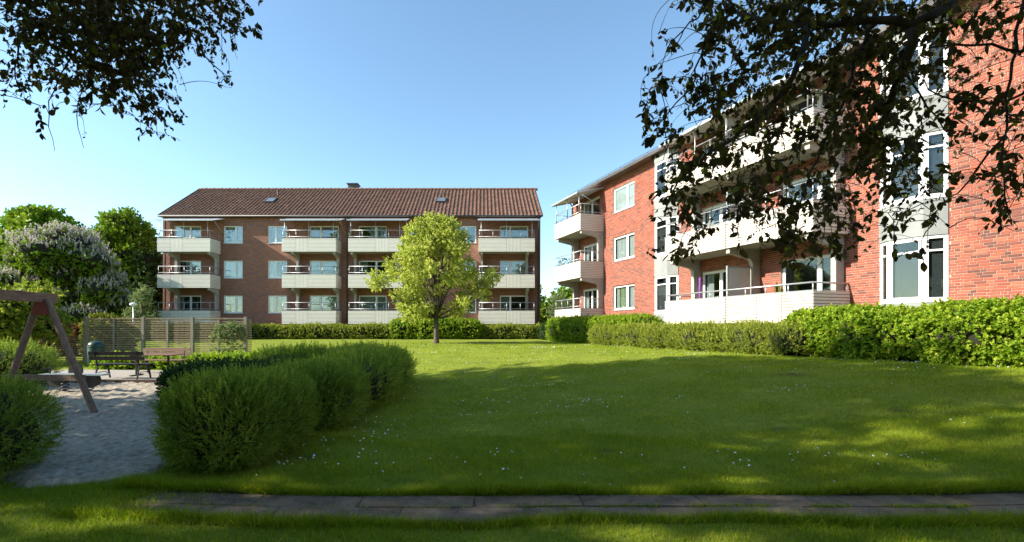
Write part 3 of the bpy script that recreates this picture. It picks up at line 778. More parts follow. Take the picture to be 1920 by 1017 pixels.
for i, (a, b_, s_) in enumerate(doors):
    for k, (c_, d_) in enumerate(dz):
        window(LB, FB, a, b_, Z(c_), Z(d_), [s_], rec=.06, glass='glass_far', name='balcony_door', inside=[('curtain', 0, .3, 0, 1)] if (i + k) % 3 == 0 else ([('blind', .4, 1, .5, 1)] if (i + k) % 3 == 1 else [('blind', 0, 1, 0, 1)]), sill=False)
bal = [(-24.14, -20.2), (-14.9, -10.88), (-9.98, -5.95), (-.31, 3.87)]
bz = [1.84, 4.53, 7.21]
for i, (a, b_) in enumerate(bal):
    zones = [(0, .25, False), (.25, .48, True), (.48, 1, False)] if i < 2 else [(0, .5, False), (.5, .75, True), (.75, 1, False)]
    for k, z in enumerate(bz):
        gl = [(b_ - 1.5, b_ - .08)] if (i == 3 and k == 0) else ([(a + .1, a + .4)] if i == 2 else None)
        balcony(LB, a, b_, 1.41, Z(z), zones, M['board'], False, 'double', (a - .05, b_ + .35, Z(9.52), Z(9.95)) if k == 2 else None, glass=gl)
        if k < 2:
            for uc in (a + .75, b_ - .18) if i < 2 else (a + .25, b_ - .5): fin(LB, uc, 1.41, Z(bz[k] + .18), Z(bz[k + 1] + .03))
    mb = MB(FB)
    for uc in (a + .75, b_ - .5): mb.box(uc - .12, uc + .12, .003, .9, -.3, Z(bz[0] + .03))
    mb.build('balcony_pier', M['concrete_dk'], LB)
mb = MB()
for uu in (LX0 + .25, -10.42, 4.28): mb.tube([(uu, -.1, -.2), (uu, -.1, Z(9.8)), (uu, -.35, Z(10.1))], .05, 8)
mb.build('downpipes', M['gutter'], LB, True)
mb = MB(); mb.tube([(LX0 - .1, -.36, Z(10.1)), (LX1 + .1, -.36, Z(10.1))], .075, 8); mb.build('gutter', M['gutter'], LB, True)
mb = MB(FB); mb.box(LX0 - .05, LX1 + .05, .002, .26, Z(10.03), Z(10.1)); mb.build('eaves_board', M['soffit'], LB)
# roof: rows of S shaped tiles, each with its own lift
RX0, RX1 = -24.8, 4.58; y0r, z0r, y1r, z1r = -.32, Z(10.13), 5.0, Z(13.62); sl = math.hypot(y1r - y0r, z1r - z0r); ang = math.atan2(z1r - z0r, y1r - y0r)
ncol, nrow = 98, 18; tw = (RX1 - RX0) / ncol; th_ = sl / nrow
prof = [(0, 0), (.18, -.018), (.42, -.022), (.58, .0), (.68, .038), (.84, .052), (1.0, .02)]
V = []; F = []; Rr = []
for side in (0, 1):
    for r_ in range(nrow):
        for c_ in range(ncol):
            if side and (r_ % 3 or True) and False: continue
            k = len(V); rv = random.random(); lift = random.uniform(-.006, .008); x0_ = RX0 + c_ * tw
            for (s0, up_) in ((r_ * th_ - .03, .055), ((r_ + 1) * th_, .0), (r_ * th_ - .03, .02)):
                for (fx, fz) in prof:
                    hgt = fz + up_ + lift; yy = y0r + s0 * math.cos(ang) - hgt * math.sin(ang); zz = z0r + s0 * math.sin(ang) + hgt * math.cos(ang)
                    if side: yy = 10.0 - yy
                    V.append((x0_ + fx * tw, yy, zz)); Rr.append(rv)
            m_ = len(prof)
            for i in range(m_ - 1):
                F.append((k + i, k + i + 1, k + m_ + i + 1, k + m_ + i)); F.append((k + 2 * m_ + i, k + 2 * m_ + i + 1, k + i + 1, k + i))
rf = np_mesh('roof_tiles', V, F, M['tile'], Rr, LB); rf['kind'] = 'stuff'
mb = MB(FB); mb.prism([(-y0r - .02, z0r - .03), (-y1r, z1r - .03), (-10 + y0r + .02, z0r - .03), (-10 + y0r + .02, z0r - .06), (-y1r, z1r - .16), (-y0r - .02, z0r - .06)], RX0 + .03, RX1 - .03, 'u'); mb.build('roof', M['soffit'], LB)
for uu in (RX0 - .03, RX1 + .0):
    mb = MB(FB)
    mb.prism([(-y0r + .02, z0r - .10), (-y0r + .02, z0r + .09), (-y1r, z1r + .12), (-y1r, z1r - .08)], uu, uu + .03, 'u'); mb.prism([(-y1r, z1r - .08), (-y1r, z1r + .12), (-10 + y0r, z0r + .09), (-10 + y0r, z0r - .1)], uu, uu + .03, 'u'); mb.build('bargeboard', M['gutter'], LB)
x = RX0; k = 0
mb = MB()
while x < RX1: mb.tube([(x, y1r, z1r + .05), (x + .36, y1r, z1r + .06 + (.02 if k % 2 else .0))], [.11, .125], 8); x += .34; k += 1
o_ = mb.build('ridge_tiles', M['tile'], LB, False, True); o_['kind'] = 'stuff'
def on_roof(px, py):
    # intersection of the view ray with the roof plane, in building coordinates
    dx, dz_ = (px - PX) / FPX, (PY - py) / FPX
    # plane: z = z0r + (y - y0r) tan(ang)
    ta = math.tan(ang); yy = ((z0r + .75) - (y0r + 37) * ta - EYE) / (dz_ - ta); return dx * yy, yy - 37, EYE + dz_ * yy - .75
for (px, py) in ((508, 378), (827, 377.5)):
    cx_, cy_, cz_ = on_roof(px, py)
    sk = MB(); ux, uy = Vector((1, 0, 0)), Vector((0, math.cos(ang), math.sin(ang))); un = Vector((0, -math.sin(ang), math.cos(ang))); c0 = Vector((cx_, cy_, cz_))
    def bx(mb_, a0, a1, b0, b1, c0_, c1_):
        vs = [tuple(c0 + ux * a + uy * b2 + un * c2) for c2 in (c0_, c1_) for (a, b2) in ((a0, b0), (a1, b0), (a1, b1), (a0, b1))]
        mb_.add(vs, [(0, 3, 2, 1), (4, 5, 6, 7), (0, 1, 5, 4), (1, 2, 6, 5), (2, 3, 7, 6), (3, 0, 4, 7)])
    bx(sk, -.4, -.33, -.5, .5, .0, .18); bx(sk, .33, .4, -.5, .5, .0, .18); bx(sk, -.33, .33, -.5, -.43, .0, .18); bx(sk, -.33, .33, .43, .5, .0, .18)
    s_ = sk.build('skylight', M['gutter'], LB); g_ = MB(); bx(g_, -.33, .33, -.43, .43, .15, .16); g_.build('pane', M['skyglass'], s_)
    v_ = MB(); cc = c0 + uy * 1.6; v_.tube([tuple(cc), tuple(cc + Vector((0, 0, .35)))], .06, 8); v_.tube([tuple(cc + Vector((0, 0, .33))), tuple(cc + Vector((0, 0, .42)))], .1, 8); v_.build('roof_vent', M['gutter'], LB)
mb = MB(FB); mb.box(-11.9, -11.1, -6.2, -5.4, Z(13.2), Z(14.25)); ch = mb.build('chimney', M['roofmetal'], LB)
mb = MB(FB); mb.box(-12.0, -11.0, -6.3, -5.3, Z(14.25), Z(14.33)); mb.build('chimney_cap', M['gutter'], ch)

# ------------------------------------------------------------------ near building (right)
RBX, RBY = 7.62, 28.06; RBA = math.atan2(-900, 290)
RB = empty('apartment_building', (RBX, RBY, .75), RBA)
tag(RB, 'sunlit orange red brick block with bay windows and long white balconies along the right side', 'apartment building')
T0, T1 = -4.85, 23.0; PITCH = 2.82
wz = [(2.60 + PITCH * k, 3.99 + PITCH * k) for k in range(3)]
dz = [(1.95 + PITCH * k, 4.03 + PITCH * k) for k in range(3)]
bayz = [(2.33 + PITCH * k, 4.11 + PITCH * k) for k in range(3)]
flat = [(0.0, 2.05), (19.0, 21.0)]
dr = [(-3.5, -1.45, .5), (6.98, 9.05, .5), (10.93, 13.0, .67)]
ops = [(a, b_, Z(c_), Z(d_)) for (a, b_) in flat for (c_, d_) in wz] + [(a, b_, Z(c_), Z(d_)) for (a, b_, s_) in dr for (c_, d_) in dz]
BAYS = [(3.77, 5.52), (14.25, 15.95)]
allops = ops + [(a, b_, -.4, Z(10.1)) for (a, b_) in BAYS]
mb = MB(FB); wall_grid(mb, T0, T1, -.4, Z(10.12), allops, -.012, .08)
p = mb.pt
mb.build('mortar_wall', M['mortar'], RB)
mb = MB(FB); p = mb.pt
mb.add([p(T0, -.012, -.4), p(T0, -11, -.4), p(T0, -11, Z(10.2)), p(T0, -.012, Z(10.2))], [(0, 1, 2, 3)]); mb.add([p(T1, -.012, -.4), p(T1, -11, -.4), p(T1, -11, Z(10.2)), p(T1, -.012, Z(10.2))], [(3, 2, 1, 0)])
mb.add([p(T0, -11, -.4), p(T1, -11, -.4), p(T1, -11, Z(10.2)), p(T0, -11, Z(10.2))], [(3, 2, 1, 0)])
mb.build('gable_wall', M['brick_far'], RB)
# real bricks
allb = []; CH, SL, HL, J = .0745, .25, .12, .0125
z = Z(.78); row = 0
while z < Z(10.1):
    u = T0 - [0, .33, .12, .45][row % 4]; k = row
    while u < T1:
        L = SL if (k % 3) != 2 else HL
        a, b_ = max(u, T0), min(u + L, T1); u += L + J; k += 1
        if b_ - a < .05: continue
        zt = z + CH - J
        cut = False; segs = [(a, b_)]
        for o_ in allops:
            if zt > o_[2] + .01 and z < o_[3] - .01:
                ns = []
                for (s0, s1) in segs:
                    if s1 <= o_[0] or s0 >= o_[1]: ns.append((s0, s1)); continue
                    if s0 < o_[0]: ns.append((s0, o_[0]))
                    if s1 > o_[1]: ns.append((o_[1], s1))
                segs = ns
        for (s0, s1) in segs:
            if s1 - s0 > .03: allb.append((s0, s1, z, min(zt, Z(10.1))))
    z += CH; row += 1
def near_brick(q): return 16.1 < q[0] and q[1] < 17.55 and Z(2.45) < q[2] < Z(5.9) and (abs(q[1] - q[0] - SL) < 1e-6 or abs(q[1] - q[0] - HL) < 1e-6)
indiv = [q for q in allb if near_brick(q)][:300]; ids = set(id(q) for q in indiv)
mb = MB(FB)
for q in allb:
    if id(q) in ids: continue
    mb.cur = random.betavariate(2.6, 2.0); j = random.uniform(-.0025, .0025)
    u0_, u1_, c_, d_ = q; n1 = j; n0 = -.014; p = mb.pt; b_ = .003
    mb.add([p(u0_, n0, c_), p(u1_, n0, c_), p(u1_, n0, d_), p(u0_, n0, d_), p(u0_ + b_, n1, c_ + b_), p(u1_ - b_, n1, c_ + b_), p(u1_ - b_, n1, d_ - b_), p(u0_ + b_, n1, d_ - b_)],
           [(4, 5, 6, 7), (0, 1, 5, 4), (1, 2, 6, 5), (2, 3, 7, 6), (3, 0, 4, 7)])
o_ = mb.build('bricks', M['brick'], RB, False, True); o_['kind'] = 'stuff'
protos = {}
for q in indiv:
    L = SL if q[1] - q[0] > .2 else HL; v_ = random.randint(0, 8); key = (L, v_)
    if key not in protos:
        mb = MB(FB); mb.cur = min(1, max(0, (v_ + .5) / 9 + random.uniform(-.04, .04))); mb.bbox(0, L, -.014, 0, 0, CH - J, .003); o_ = mb.build('brick', M['brick'], RB, False, True); protos[key] = o_
    else: o_ = copy_obj(protos[key], RB)
    o_.location = (q[0], random.uniform(-.0025, .0025), q[2])

# eaves, gutter, snow rail, low roof
mb = MB(FB); mb.box(T0 - .1, T1 + .1, .001, .5, Z(10.14), Z(10.2)); mb.build('soffit', M['soffit'], RB)
mb = MB(FB); mb.box(T0, T1, .004, .05, Z(10.04), Z(10.138)); mb.build('frieze', M['brick_far'], RB)
mb = MB(FB); mb.box(T0 - .12, T1 + .12, .502, .62, Z(10.14), Z(10.31)); mb.build('gutter', M['gutter'], RB)
mb = MB(FB); mb.prism([(.5, Z(10.205)), (.5, Z(10.30)), (-5.5, Z(11.1)), (-11.5, Z(10.30)), (-11.5, Z(10.205))], T0 - .12, T1 + .12, 'u'); mb.build('roof', M['roofmetal'], RB)
mb = MB(); u = T0
for zz in (.5,): mb.tube([(T0, -.25, Z(10.29) + zz * .6), (T1, -.25, Z(10.29) + zz * .6)], .014, 6)
mb.tube([(T0, -.25, Z(10.29) + .14), (T1, -.25, Z(10.29) + .14)], .012, 6)
while u < T1: mb.tube([(u, -.25, Z(10.2)), (u, -.25, Z(10.6))], .014, 6); u += 1.2
mb.build('snow_rail', M['gutter'], RB, True)
mb = MB(); mb.tube([(T0 + .12, -.1, -.3), (T0 + .12, -.1, Z(9.8)), (T0 + .12, -.45, Z(10.15))], .05, 8); mb.tube([(13.75, -.08, -.3), (13.75, -.08, Z(1.9))], .04, 8); mb.build('downpipe', M['gutter'], RB, True)

for i, (a, b_) in enumerate(flat):
    for k, (c_, d_) in enumerate(wz):
        ii_ = [[('greencurtain', .05, .5, 0, 1), ('curtain', .0, .2, 0, 1), ('curtain', .62, 1, 0, 1)], [('curtain', 0, .62, 0, 1), ('curtain', .66, 1, 0, 1)], [('blind', 0, 1, 0, 1)]][k]
        window(RB, FB, a, b_, Z(c_), Z(d_), [.63], rec=.08, fw=.075, inside=ii_)
for i, (a, b_, s_) in enumerate(dr):
    for k, (c_, d_) in enumerate(dz):
        window(RB, FB, a, b_, Z(c_), Z(d_), [s_], rec=.08, fw=.075, name='balcony_door', inside=[('curtain', 0, .22, 0, 1)] if i != 2 or k else None, sill=False)

def bay(parent, a, b_):
    A, P3 = .405, .30
    cor = [(a, 0), (a + A, -P3), (b_ - A, -P3), (b_, 0)]    # local x, y
    # concrete panels
    spans = [(-.4, Z(bayz[0][0]) - .05)] + [(Z(bayz[k][1]) + .0, Z(bayz[k + 1][0]) - .05) for k in range(2)] + [(Z(bayz[2][1]), Z(10.12))]
    for (c_, d_) in spans:
        mb = MB(); e = .035
        o2 = [(a - .0, .05), (a + .0, -e), (a + A - .01, -P3 - e), (b_ - A + .01, -P3 - e), (b_ - .0, -e), (b_ - .0, .05)]
        mb.prism(o2, c_, d_, 'z'); mb.build('bay_panel', M['concrete'], parent)
    for k, (c_, d_) in enumerate(bayz):
        for s in range(3):
            (x0_, y0_), (x1_, y1_) = cor[s], cor[s + 1]; L = math.hypot(x1_ - x0_, y1_ - y0_); ux_, uy_ = (x1_ - x0_) / L, (y1_ - y0_) / L
            Fm = (x0_, y0_, ux_, uy_)
            ins_ = [('slats', 0, 1, 0, 1)] if s == 2 else ([('slats', 0, 1, .0, .77)] if s == 1 else None)
            window(parent, Fm, .012, L - .012, Z(c_), Z(d_), [], rec=.0, fw=.085 if s == 1 else .06, room=False, transom=.77, sill=False, name='bay_window', inside=ins_)
        # bay sill, head and dark room behind
        mb = MB(); e = .05; o2 = [(a - .02, .03), (a - .01, -e), (a + A - .02, -P3 - e), (b_ - A + .02, -P3 - e), (b_ + .01, -e), (b_ + .02, .03)]
        mb.prism(o2, Z(c_) - .047, Z(c_) - .003, 'z'); mb.build('bay_sill', M['white'], parent)
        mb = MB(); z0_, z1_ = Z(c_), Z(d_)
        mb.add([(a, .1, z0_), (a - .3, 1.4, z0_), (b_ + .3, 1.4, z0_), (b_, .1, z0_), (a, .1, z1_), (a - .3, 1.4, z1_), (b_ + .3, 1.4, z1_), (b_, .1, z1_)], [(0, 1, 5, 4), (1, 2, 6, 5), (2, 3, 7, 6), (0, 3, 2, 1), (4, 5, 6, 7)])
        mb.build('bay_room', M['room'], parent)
for (a, b_) in BAYS: bay(RB, a, b_)

bz = [1.74 + PITCH * k for k in range(3)]
for k, z in enumerate(bz):
    balcony(RB, -4.35, -.97, 1.6, Z(z), [(0, .27, False), (.27, .52, True), (.52, 1, False)], M['board_w'], False, 'double', (-4.45, -.95, Z(9.6), Z(10.03)) if k == 2 else None)
    zs_ = [(0, .155, False), (.155, .30, True), (.30, .498, False), (.502, .70, False), (.70, .84, True), (.84, 1, False)]
    balcony(RB, 6.54, 13.4, 1.6, Z(z), zs_, M['board_w'], True, 'single' if k == 0 else 'double', (6.4, 13.5, Z(9.65), Z(10.05)) if k == 2 else None, divider=9.97, postn=8)
    if k < 2:
        for uc in (-1.08, -4.1, 6.85, 9.97, 13.12): fin(RB, uc, 1.6, Z(z + .18), Z(bz[k + 1] + .03))
for uc in (-4.1, -1.1, 6.85, 9.97, 13.12):
    mb = MB(FB); mb.box(uc - .12, uc + .12, 1.0, 1.3, -.4, Z(bz[0] + .03)); mb.box(uc - .12, uc + .12, .003, .3, -.4, Z(bz[0] + .03)); mb.build('balcony_pier', M['concrete_dk'], RB)

# things on the long ground floor balcony
def rb_world(t, w_, z): 
    c, s = math.cos(RBA), math.sin(RBA); return (RBX + t * c + w_ * s, RBY + t * s - w_ * c, z)
pp = empty('potted_plant', rb_world(11.5, .75, bz[0] + .17), RBA)
mb = MB(); mb.lathe([(0.001, 0), (.12, 0), (.16, .28), (.17, .3), (.15, .3), (.14, .26), (0.001, .26)], k=16); mb.build('pot', M['concrete'], pp, True)
mb = MB()
for i in range(16):
    a = random.uniform(0, 6.28); rr = random.uniform(.02, .1); hh = random.uniform(.7, 1.15); tl = random.uniform(.02, .14); x0_, y0_ = rr * math.cos(a), rr * math.sin(a); da = a + 1.57
    pts = [(x0_ + math.cos(a) * tl * q * q, y0_ + math.sin(a) * tl * q * q, .26 + hh * q) for q in (0, .3, .6, .85, 1)]; ws = [.02, .04, .042, .03, .002]
    vs = []
    for (p_, w_) in zip(pts, ws): vs += [(p_[0] - math.cos(da) * w_, p_[1] - math.sin(da) * w_, p_[2]), (p_[0] + math.cos(da) * w_, p_[1] + math.sin(da) * w_, p_[2])]
    mb.cur = random.random(); mb.add(vs, [(2 * q, 2 * q + 1, 2 * q + 3, 2 * q + 2) for q in range(4)])
mb.build('leaves', M['leaf_yellow'], pp, False, True)
tag(pp, 'upright green potted plant on the near half of the ground floor balcony', 'potted plant')
mb = MB(); mb.lathe([(.001, 0), (.035, 0), (.05, .4), (.045, 1.2), (.05, 1.75), (.001, 1.8)], k=12); o_ = mb.build('folded_parasol', M['purple'], None, True)
o_.location = rb_world(8.0, 1.0, bz[0] + .17); tag(o_, 'narrow purple folded parasol on the far half of the ground floor balcony', 'parasol')
# pot plants on the far block's balcony and small table set
for (t_, w_, k_, lab) in ((-3.7, 1.2, 1, 'dark bushy potted plant on the middle corner balcony of the sunlit block'),):
    q = empty('potted_plant', rb_world(t_, w_, bz[k_] + .17), 0); mb = MB(); mb.lathe([(.001, 0), (.13, 0), (.17, .3), (.001, .3)], k=12); mb.build('pot', M['concrete'], q, True)
    P_, N_ = lobe_points([(0, 0, .95, .4, .4, .35), (.2, .1, .75, .3, .3, .3)], 160); scatter('leaves', P_, N_ + RNG.normal(size=N_.shape) * .4, np.ones(len(P_)), 'small', M['leaf_dark'], q); tag(q, lab, 'potted plant')

# ------------------------------------------------------------------ hedges and shrubs by the buildings
def rbp(pts): return [rb_world(t, w_, 0)[:2] for (t, w_) in pts]
hedge('low olive hedge along the tiled roof block, left of the lawn tree', 'hedge', [(-24, 34.9), (-6.4, 34.9)], .75, .95, 9000, 'small', M['leaf_olive'], sc=(1.1, 1.7), up=.8, hvar=.12)
hedge('tall bright green hedge standing right behind the lawn tree', 'hedge', [(-5.6, 34.7), (-1.2, 34.7)], .95, 1.4, 5000, 'broad', M['leaf_bright'], sc=(1.0, 1.5), hvar=.08)
hedge('low olive hedge along the brick wall, right of the lawn tree', 'hedge', [(-.2, 34.9), (3.9, 34.9)], .7, .95, 2600, 'small', M['leaf_olive'], sc=(1.1, 1.7), up=.8, hvar=.12)
hedge('dark green shrub clump in the gap between the two blocks', 'shrub', [(4.7, 32.6), (5.7, 31.6)], .9, 1.1, 2200, 'small', M['leaf_dark'], sc=(1.1, 1.7), name='shrub', hvar=.15)
hedge('bright green hedge under the far brick wall with three windows', 'hedge', rbp([(-2.0, 2.3), (5.9, 2.2)]), .85, 1.36, 8500, 'broad', M['leaf_bright'], sc=(.75, 1.15), hvar=.05)
hedge('low olive shrubs growing in front of the long ground floor balcony', 'shrub', rbp([(3.6, 2.95), (13.6, 2.75)]), .72, .80, 11000, 'fine', M['leaf_olive'], sc=(.9, 1.5), up=1.0, hvar=.13, name='shrub', jit=.2)
hedge('tall leafy hedge below the near bay window at the right edge', 'hedge', rbp([(14.15, 1.75), (22.5, 1.75)]), .98, 1.34, 19000, 'broad', M['leaf_bright'], sc=(.75, 1.1), hvar=.06, up=.35, jit=.18)

# middle hedge, shaded
hedge('rounded soft green shrub at the near end of the hedge beside the sand', 'shrub', [(-3.06, 5.85), (-2.95, 6.5)], .63, .86, 15000, 'soft', M['leaf_soft'], sc=(.6, .92), name='shrub', power=.72, up=.7, jit=.22, hvar=.16, feather=.10)
hedge('soft green shrub in the middle of the hedge row along the lawn', 'shrub', [(-2.95, 7.75), (-2.95, 8.6)], .76, 1.0, 11500, 'soft', M['leaf_soft'], sc=(.7, 1.05), name='shrub', power=.72, up=.7, jit=.22, hvar=.13, feather=.10)
hedge('long clipped hedge at the far end of the row turning left behind the shrubs', 'hedge', [(-2.75, 9.8), (-2.65, 12.6), (-5.4, 12.9)], .80, .98, 8500, 'soft', M['leaf_soft'], sc=(1.0, 1.5), power=.8, up=.6, hvar=.06, jit=.2, feather=.12)
hedge('dark broad leaved shrub between the sand and the hedge row', 'shrub', [(-6.0, 10.3), (-4.9, 10.0)], .65, .75, 3500, 'small', M['leaf_dark'], sc=(1.0, 1.6), name='shrub')
hedge('big dark green bush in the bottom left corner', 'bush', [(-5.62, 5.02), (-6.5, 4.9), (-7.6, 4.9)], .80, .96, 15000, 'soft', M['leaf_soft'], sc=(.65, 1.0), name='bush', power=.85, up=.6, jit=.15)
hedge('feathery green bush behind the swing frame', 'bush', [(-12.6, 12.6), (-14.5, 12.2)], .95, 1.15, 6000, 'soft', M['leaf_soft'], sc=(1.0, 1.6), name='bush', power=.85)
hedge('leafy ground plants growing at the foot of the slatted fence', 'plant', [(-14.4, 18.8), (-6.8, 18.4)], .7, .42, 5000, 'small', M['leaf_bright'], sc=(1.0, 1.7), name='plants', hvar=.3, up=.8)
hedge('climbing rose on the right end of the slatted fence', 'plant', [(-11.3, 21.1), (-11.0, 21.1)], .42, 1.75, 420, 'broad', M['leaf_pale'], sc=(.9, 1.3), name='climbing_rose', core=0)
hedge('yellow green shrub behind the tall fence post', 'shrub', [(-18.5, 23.4), (-18.0, 23.6)], .6, 2.1, 1100, 'broad', M['leaf_yellow'], sc=(1.2, 2.0), name='shrub', hvar=.15)
hedge('red brown low shrubs behind the short fence', 'shrub', [(-24, 25), (-19.6, 24.6)], .8, 1.25, 2600, 'broad', M['leaf_red'], sc=(1.1, 1.8), name='shrub', hvar=.2)
hedge('mixed green hedge at the left edge behind the bush', 'hedge', [(-36, 31), (-27, 32)], 1.5, 1.4, 5000, 'maple', M['leaf_tree'], sc=(1.0, 1.6), hvar=.15)

# ------------------------------------------------------------------ trees
gb = ground(-2.44, 25.3)
tree('maple_tree', 'small yellow green tree standing alone on the lawn', (-2.44, 25.3, gb), 6.7, .13, (-2.5, 25.3, 2.3, 7.2, 3.75, 3.3), 112, .42, 6000, 'maple', M['leaf_maple'],
     fork=.2, limbs=60, sc=(.7, 1.15), inner=.75, keep=.6, depth=.8, topw=.22)
tree('green_tree', 'round green tree at the far left edge behind the blossoming tree', (-43, 46, .75), 12, .35, (-42, 46, 3.5, 12.0, 4.6, 4.5), 60, 1.35, 7000, 'far', M['leaf_tree'], sc=(.8, 1.3), core=.6)
tree('green_tree', 'tall dark green tree between the blossoming tree and the block', (-31.8, 42, .75), 11, .35, (-31.5, 42, 2.0, 11.2, 3.3, 3.3), 60, 1.15, 7500, 'tree', M['leaf_tree'], sc=(1.0, 1.7), core=.6)
tree('green_tree', 'low dark tree right beside the corner of the tiled roof block', (-28.2, 41, .75), 7.4, .25, (-28.2, 41, 1.5, 7.2, 2.0, 2.2), 30, .95, 3500, 'tree', M['leaf_dark'], sc=(1.0, 1.6), core=.6)
tree('chestnut_tree', 'wide tree covered in whitish pink blossom on the left', (-28.5, 32.5, .75), 8, .35, (-28.4, 32.5, 1.4, 7.6, 4.5, 4.0), 85, 1.0, 19000, 'tree', M['leaf_tree'],
     sc=(.6, .95), flower=(.72, 'flower', M['petal']), core=.72, topw=.4)
tree('small_tree', 'pale leaved young tree in front of the dark trees near the street lamp', (-20.9, 29.5, .6), 3.6, .06, (-20.9, 29.5, 1.6, 3.9, .8, .8), 14, .42, 800, 'small', M['leaf_pale'], sc=(1.3, 2.2))
tree('small_tree', 'yellowish green tree with drooping leaves above the swing beam', (-19.6, 20.3, 0), 3.6, .12, (-19.9, 20.3, 1.2, 3.1, 1.9, 1.6), 30, .55, 2400, 'maple', M['leaf_olive'], sc=(.9, 1.4), core=.4, topw=.6)
for i, (x, y, h_, r_) in enumerate([(9, 86, 7.6, 4.0), (14.5, 84, 6.9, 3.6), (19, 80, 6.2, 3.4)]):
    tree('distant_tree', ['dark tree far behind the gap, next to the tiled roof block', 'dark round tree in the middle of the gap between the blocks', 'dark tree partly behind the corner balconies of the sunlit block'][i], (x, y, .75), h_, .3, (x, y, 1.5, h_ + .6, r_, r_), 26, 1.5, 1500, 'far', M['leaf_tree'], sc=(.9, 1.5), core=.65, group='trees in the gap between the blocks')
tree('small_tree', 'pale green slender tree beside the lowest corner balcony', (5.55, 34.5, .75), 3.4, .06, (5.6, 34.5, 1.3, 3.9, .75, .75), 14, .42, 900, 'small', M['leaf_pale'], sc=(1.3, 2.0))
# the row of tall trees left of the picture, whose shade lies over the sand and lawn
tree('lime_tree', 'large tree left of the playground shading the lawn', (-17.5, 6.2, 0), 13.8, .4, (-17.2, 6.6, 2.6, 15.6, 4.8, 5.2), 85, 1.25, 6600, 'tree', M['leaf_tree'], sc=(1.2, 1.9), core=0, group='tall trees left of the playground', topw=.55)
tree('lime_tree', 'large tree left of the path shading the foreground', (-17.5, -2.2, 0), 13.5, .4, (-17.2, -1.0, 2.6, 14.9, 5.2, 5.2), 84, 1.2, 5000, 'tree', M['leaf_tree'], sc=(1.2, 1.9), core=0, group='tall trees left of the playground', topw=.5)

for lab, x, y, hh in (('tall dense tree behind the viewpoint on the left', -9, -13, 12), ('tall dense tree straight behind the viewpoint', 0, -15, 13), ('tall dense tree behind the viewpoint on the right', 9, -13, 12)):  # unseen trees added to block sky light and darken the foreground
    tree('lime_tree', lab, (x, y, 0), hh, .35, (x, y, 1.4, hh, 5.2, 4.0), 34, 1.7, 1800, 'tree', M['leaf_tree'], sc=(1.4, 2.2), core=.8, group='unseen trees added for shade behind the viewpoint', topw=.6)
# ------------------------------------------------------------------ fence
FY = 21.5; fx = [-17.8, -15.2, -13.0, -10.62]
fe = empty('slatted_fence', (-17.8, FY, 0)); tag(fe, 'tall weathered wooden fence of thin horizontal slats behind the benches', 'fence')
gz = ground(-14, FY)
pr = {}
for a, b_ in zip(fx[:-1], fx[1:]):
    k = 23
    for i in range(k):
        L = b_ - a - .13; z = .16 + gz + i * .0795; key = round(L, 3)
        if key not in pr:
            mb = MB(); mb.box(0, L, -.010, .010, 0, .040); o_ = mb.build('slat', M['fence'], fe); pr[key] = o_
        else: o_ = copy_obj(pr[key], fe)
        o_.location = (a + .065 + 17.8, random.uniform(-.004, .004), z + random.uniform(-.004, .004)); o_.rotation_euler = (0, random.uniform(-.0025, .0025), 0)
for x in fx:
    mb = MB(); mb.box(-.06, .06, -.06, .06, -.1, 2.05); mb.prism([(-.06, 2.05), (.06, 2.05), (0, 2.08)], -.06, .06, 'n'); o_ = mb.build('post', M['post'], fe); o_.location = (x + 17.8, 0, gz)
for a, b_ in zip(fx[:-1], fx[1:]):
    mb = MB(); mb.box(-.04, .04, .014, .05, .05, 1.93); o_ = mb.build('batten', M['post'], fe); o_.location = ((a + b_) / 2 + 17.8, -.065, gz)
    mb = MB(); mb.box(0, b_ - a - .13, -.03, .03, 0, .04); o_ = mb.build('top_rail', M['fence'], fe); o_.location = (a + .065 + 17.8, 0, gz + 1.975)
for i in range(23):
    mb = MB(); mb.box(-.012, .012, 0, .35, 0, .038); o_ = mb.build('slat', M['fence'], fe); o_.location = (17.8 - 10.53, .03, .16 + gz + i * .0795)
f2 = empty('low_slatted_fence', (-19.25, FY, 0)); tag(f2, 'short low wooden slatted fence left of the tall fence', 'fence')
for i in range(14):
    mb = MB(); mb.box(0, 1.32, -.010, .010, 0, .036); o_ = mb.build('slat', M['fence'], f2); o_.location = (.04, 0, .1 + gz + i * .083)
for x in (0, .66): mb = MB(); mb.box(-.05, .05, -.05, -.014, -.1, 1.25); o_ = mb.build('post', M['fence'], f2); o_.location = (x, 0, gz)

# ------------------------------------------------------------------ swing frame
sw = empty('swing_frame', (-8.15, 8.9, 0)); tag(sw, 'wooden A shaped swing frame standing in the sand at the left edge', 'swing frame')
mb = MB(); mb.bar((-.0, .25, 2.15), (0, -3.7, 2.15), .11, .17); mb.build('beam', M['beamwood'], sw)
for y in (0, -3.45):
    for sx in (-1, 1):
        mb = MB(); mb.tube([(sx * .07, y, 2.12), (sx * 1.04, y + (-.06 if sx > 0 else .2), -.06)], .056, 12); mb.build('leg', M['swingwood'], sw)
    mb = MB(); mb.bar((-.85, y + .12, .66), (.78, y - .01, .66), .05, .11); mb.build('crossbar', M['swingwood'], sw)
    mb = MB(); mb.prism([(-.17, 1.83), (.17, 1.83), (.10, 2.07), (-.10, 2.07)], y - .075, y - .069, 'n'); mb.v = [(a, b_, c_) for a, b_, c_ in mb.v]; o_ = mb.build('joint_plate', M['redmetal'], sw)
    mb = MB(); mb.prism([(-.17, 1.83), (.17, 1.83), (.10, 2.07), (-.10, 2.07)], y + .069, y + .075, 'n'); mb.build('joint_plate', M['redmetal'], sw)
mb = MB(); mb.box(-.09, .09, -.55, -.40, 2.235, 2.245); mb.build('bracket', M['rail'], sw)
